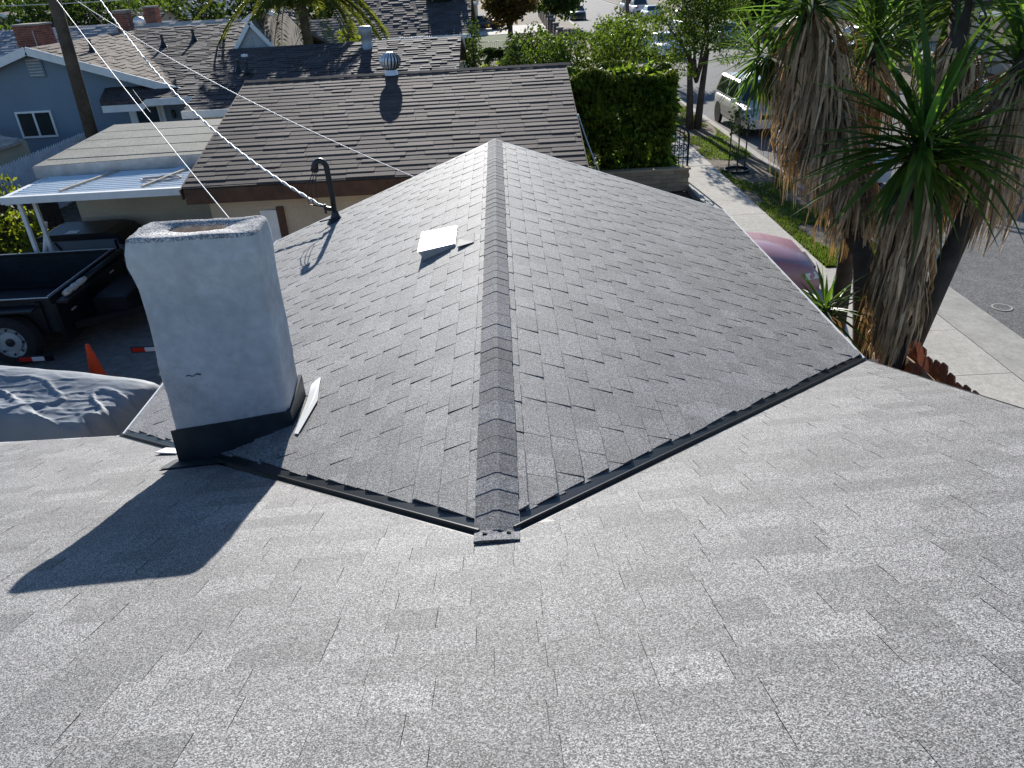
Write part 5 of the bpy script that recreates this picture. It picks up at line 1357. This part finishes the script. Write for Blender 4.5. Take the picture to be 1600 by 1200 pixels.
hx = gable('house', 'beige house with brown posts across the street behind the silver sedan', 25.5, 36, 54, 66, 2.9, 4.6, 'x', m_cream, m_oldroof, expo=.35, wins=[(27.4, 29.2, .9, 2.3, 54.0), (31.5, 33.5, .9, 2.3, 54.0)])
for x in (25.8, 27.6, 30.4, 33.0): MB().box(x, x + .3, 53.2, 53.5, 0, 2.7).build('post', m_brownwood, hx)
gable('house', 'tan house across the street near the right edge', 24, 34, 30, 40, 2.8, 4.4, 'y', m_beige, m_oldroof, expo=.35)
gable('house', 'house far up the right side of the street', 23, 33, 88, 98, 2.8, 4.4, 'x', m_cream, m_oldroof, expo=.4)
# front yard beyond the garage: lawn, railings, fence posts
lw = MB(); lw.box(-3.5, 2.2, 58, 80, -.3, .03); lw.build('lawn', m_grass, None, kind='structure')
dv = MB(); dv.box(18.03, 40, 47.5, 53, -.3, .04); dv.box(-4, 8.4, 80.5, 92, -.3, .035); dv.box(1.2, 6.4, 52, 57.8, -.3, .03); dv.box(.2, 1.6, 30.5, 36, -.3, .04); dv.build('side_driveways', m_conc, None, kind='structure')
ir = thing('iron_railing', 'thin dark iron railing round the lawn beyond the dark roofed houses', 'railing', (0, 57, 0))
for i in range(46): MB().box(-3.4 + i * .13, -3.385 + i * .13, 57.0, 57.015, 0, 1.3).build('bar', m_black_metal, ir)
for z in (.15, 1.25): MB().box(-3.4, 2.5, 56.995, 57.02, z, z + .03).build('rail', m_black_metal, ir)
fp_ = thing('post_fence', 'row of stout brown fence posts with pale caps along the far front yard', 'fence', (5, 80, 0))
for i in range(9):
    y = 62 + i * 5.5; x = 4.6 + i * .10
    MB().box(x, x + .42, y, y + .42, 0, 1.5).build('post', M('brown_block_post', (.16, .12, .10), .9), fp_); MB().box(x - .05, x + .47, y - .05, y + .47, 1.5, 1.6).build('cap', m_kerb, fp_)
    if i < 8: MB().box(x + .16, x + .26, y + .43, y + 5.49, .1, 1.1).build('panel', m_brownwood, fp_)
# grass and scattered leaves on the verge
gr = MB(); rg_ = random.Random(31)
for _ in range(26000):
    y = 14.3 + 22 * rg_.random() ** 1.5; x = rg_.uniform(6.47, 7.98)
    if mn.noise(Vector((x * .9, y * .5, 2))) < (.02 if y > 19 else -.25): continue
    a = rg_.uniform(0, PI); h_ = rg_.uniform(.04, .10); w_ = .012
    gr.poly([(x - w_ * math.cos(a), y - w_ * math.sin(a), .11), (x + w_ * math.cos(a), y + w_ * math.sin(a), .11), (x + rg_.uniform(-.04, .04), y + rg_.uniform(-.04, .04), .115 + h_)], t=rg_.uniform(.6, 1.6))
tag(gr.build('verge_grass', m_leafm, None), 'patchy green grass growing on the verge beside the sidewalk', 'grass', kind='stuff')
mh = thing('utility_cover', 'round iron utility cover set in the asphalt near the kerb', 'manhole cover', (8.8, 12.2, 0))
q = MB(); q.lathe((8.8, 12.2, .0), [(.17, .004), (.17, .010), (.14, .010), (.14, .006)], 20); q.build('ring', m_kerb, mh)
q = MB(); q.lathe((8.8, 12.2, .0), [(.138, .0045), (.138, .009), (0, .0091)], 20); q.build('lid', m_asph, mh)
# ------------------------------------------------------------------ groups of look-alikes
GROUPS = {'parked_car': 'vehicles parked along the street and in driveways', 'yucca': 'yuccas beside the right edge of the roof',
          'tree': 'trees among the houses', 'leafy_tree': 'leafy garden trees behind the garage', 'overhead_wire': 'thin wires overhead',
          'iron_gate': 'arched iron gates by the sidewalk', 'lime_bush': 'lime green bushes around the feathery palm', 'palm_tree': 'feathery palms'}
for o in C.objects:
    if o.parent is None and 'label' in o:
        k = o.name.split('.')[0]
        if k in GROUPS: o['group'] = GROUPS[k]
        elif k == 'house' and o.name != 'house': o['group'] = 'houses of the neighbourhood'
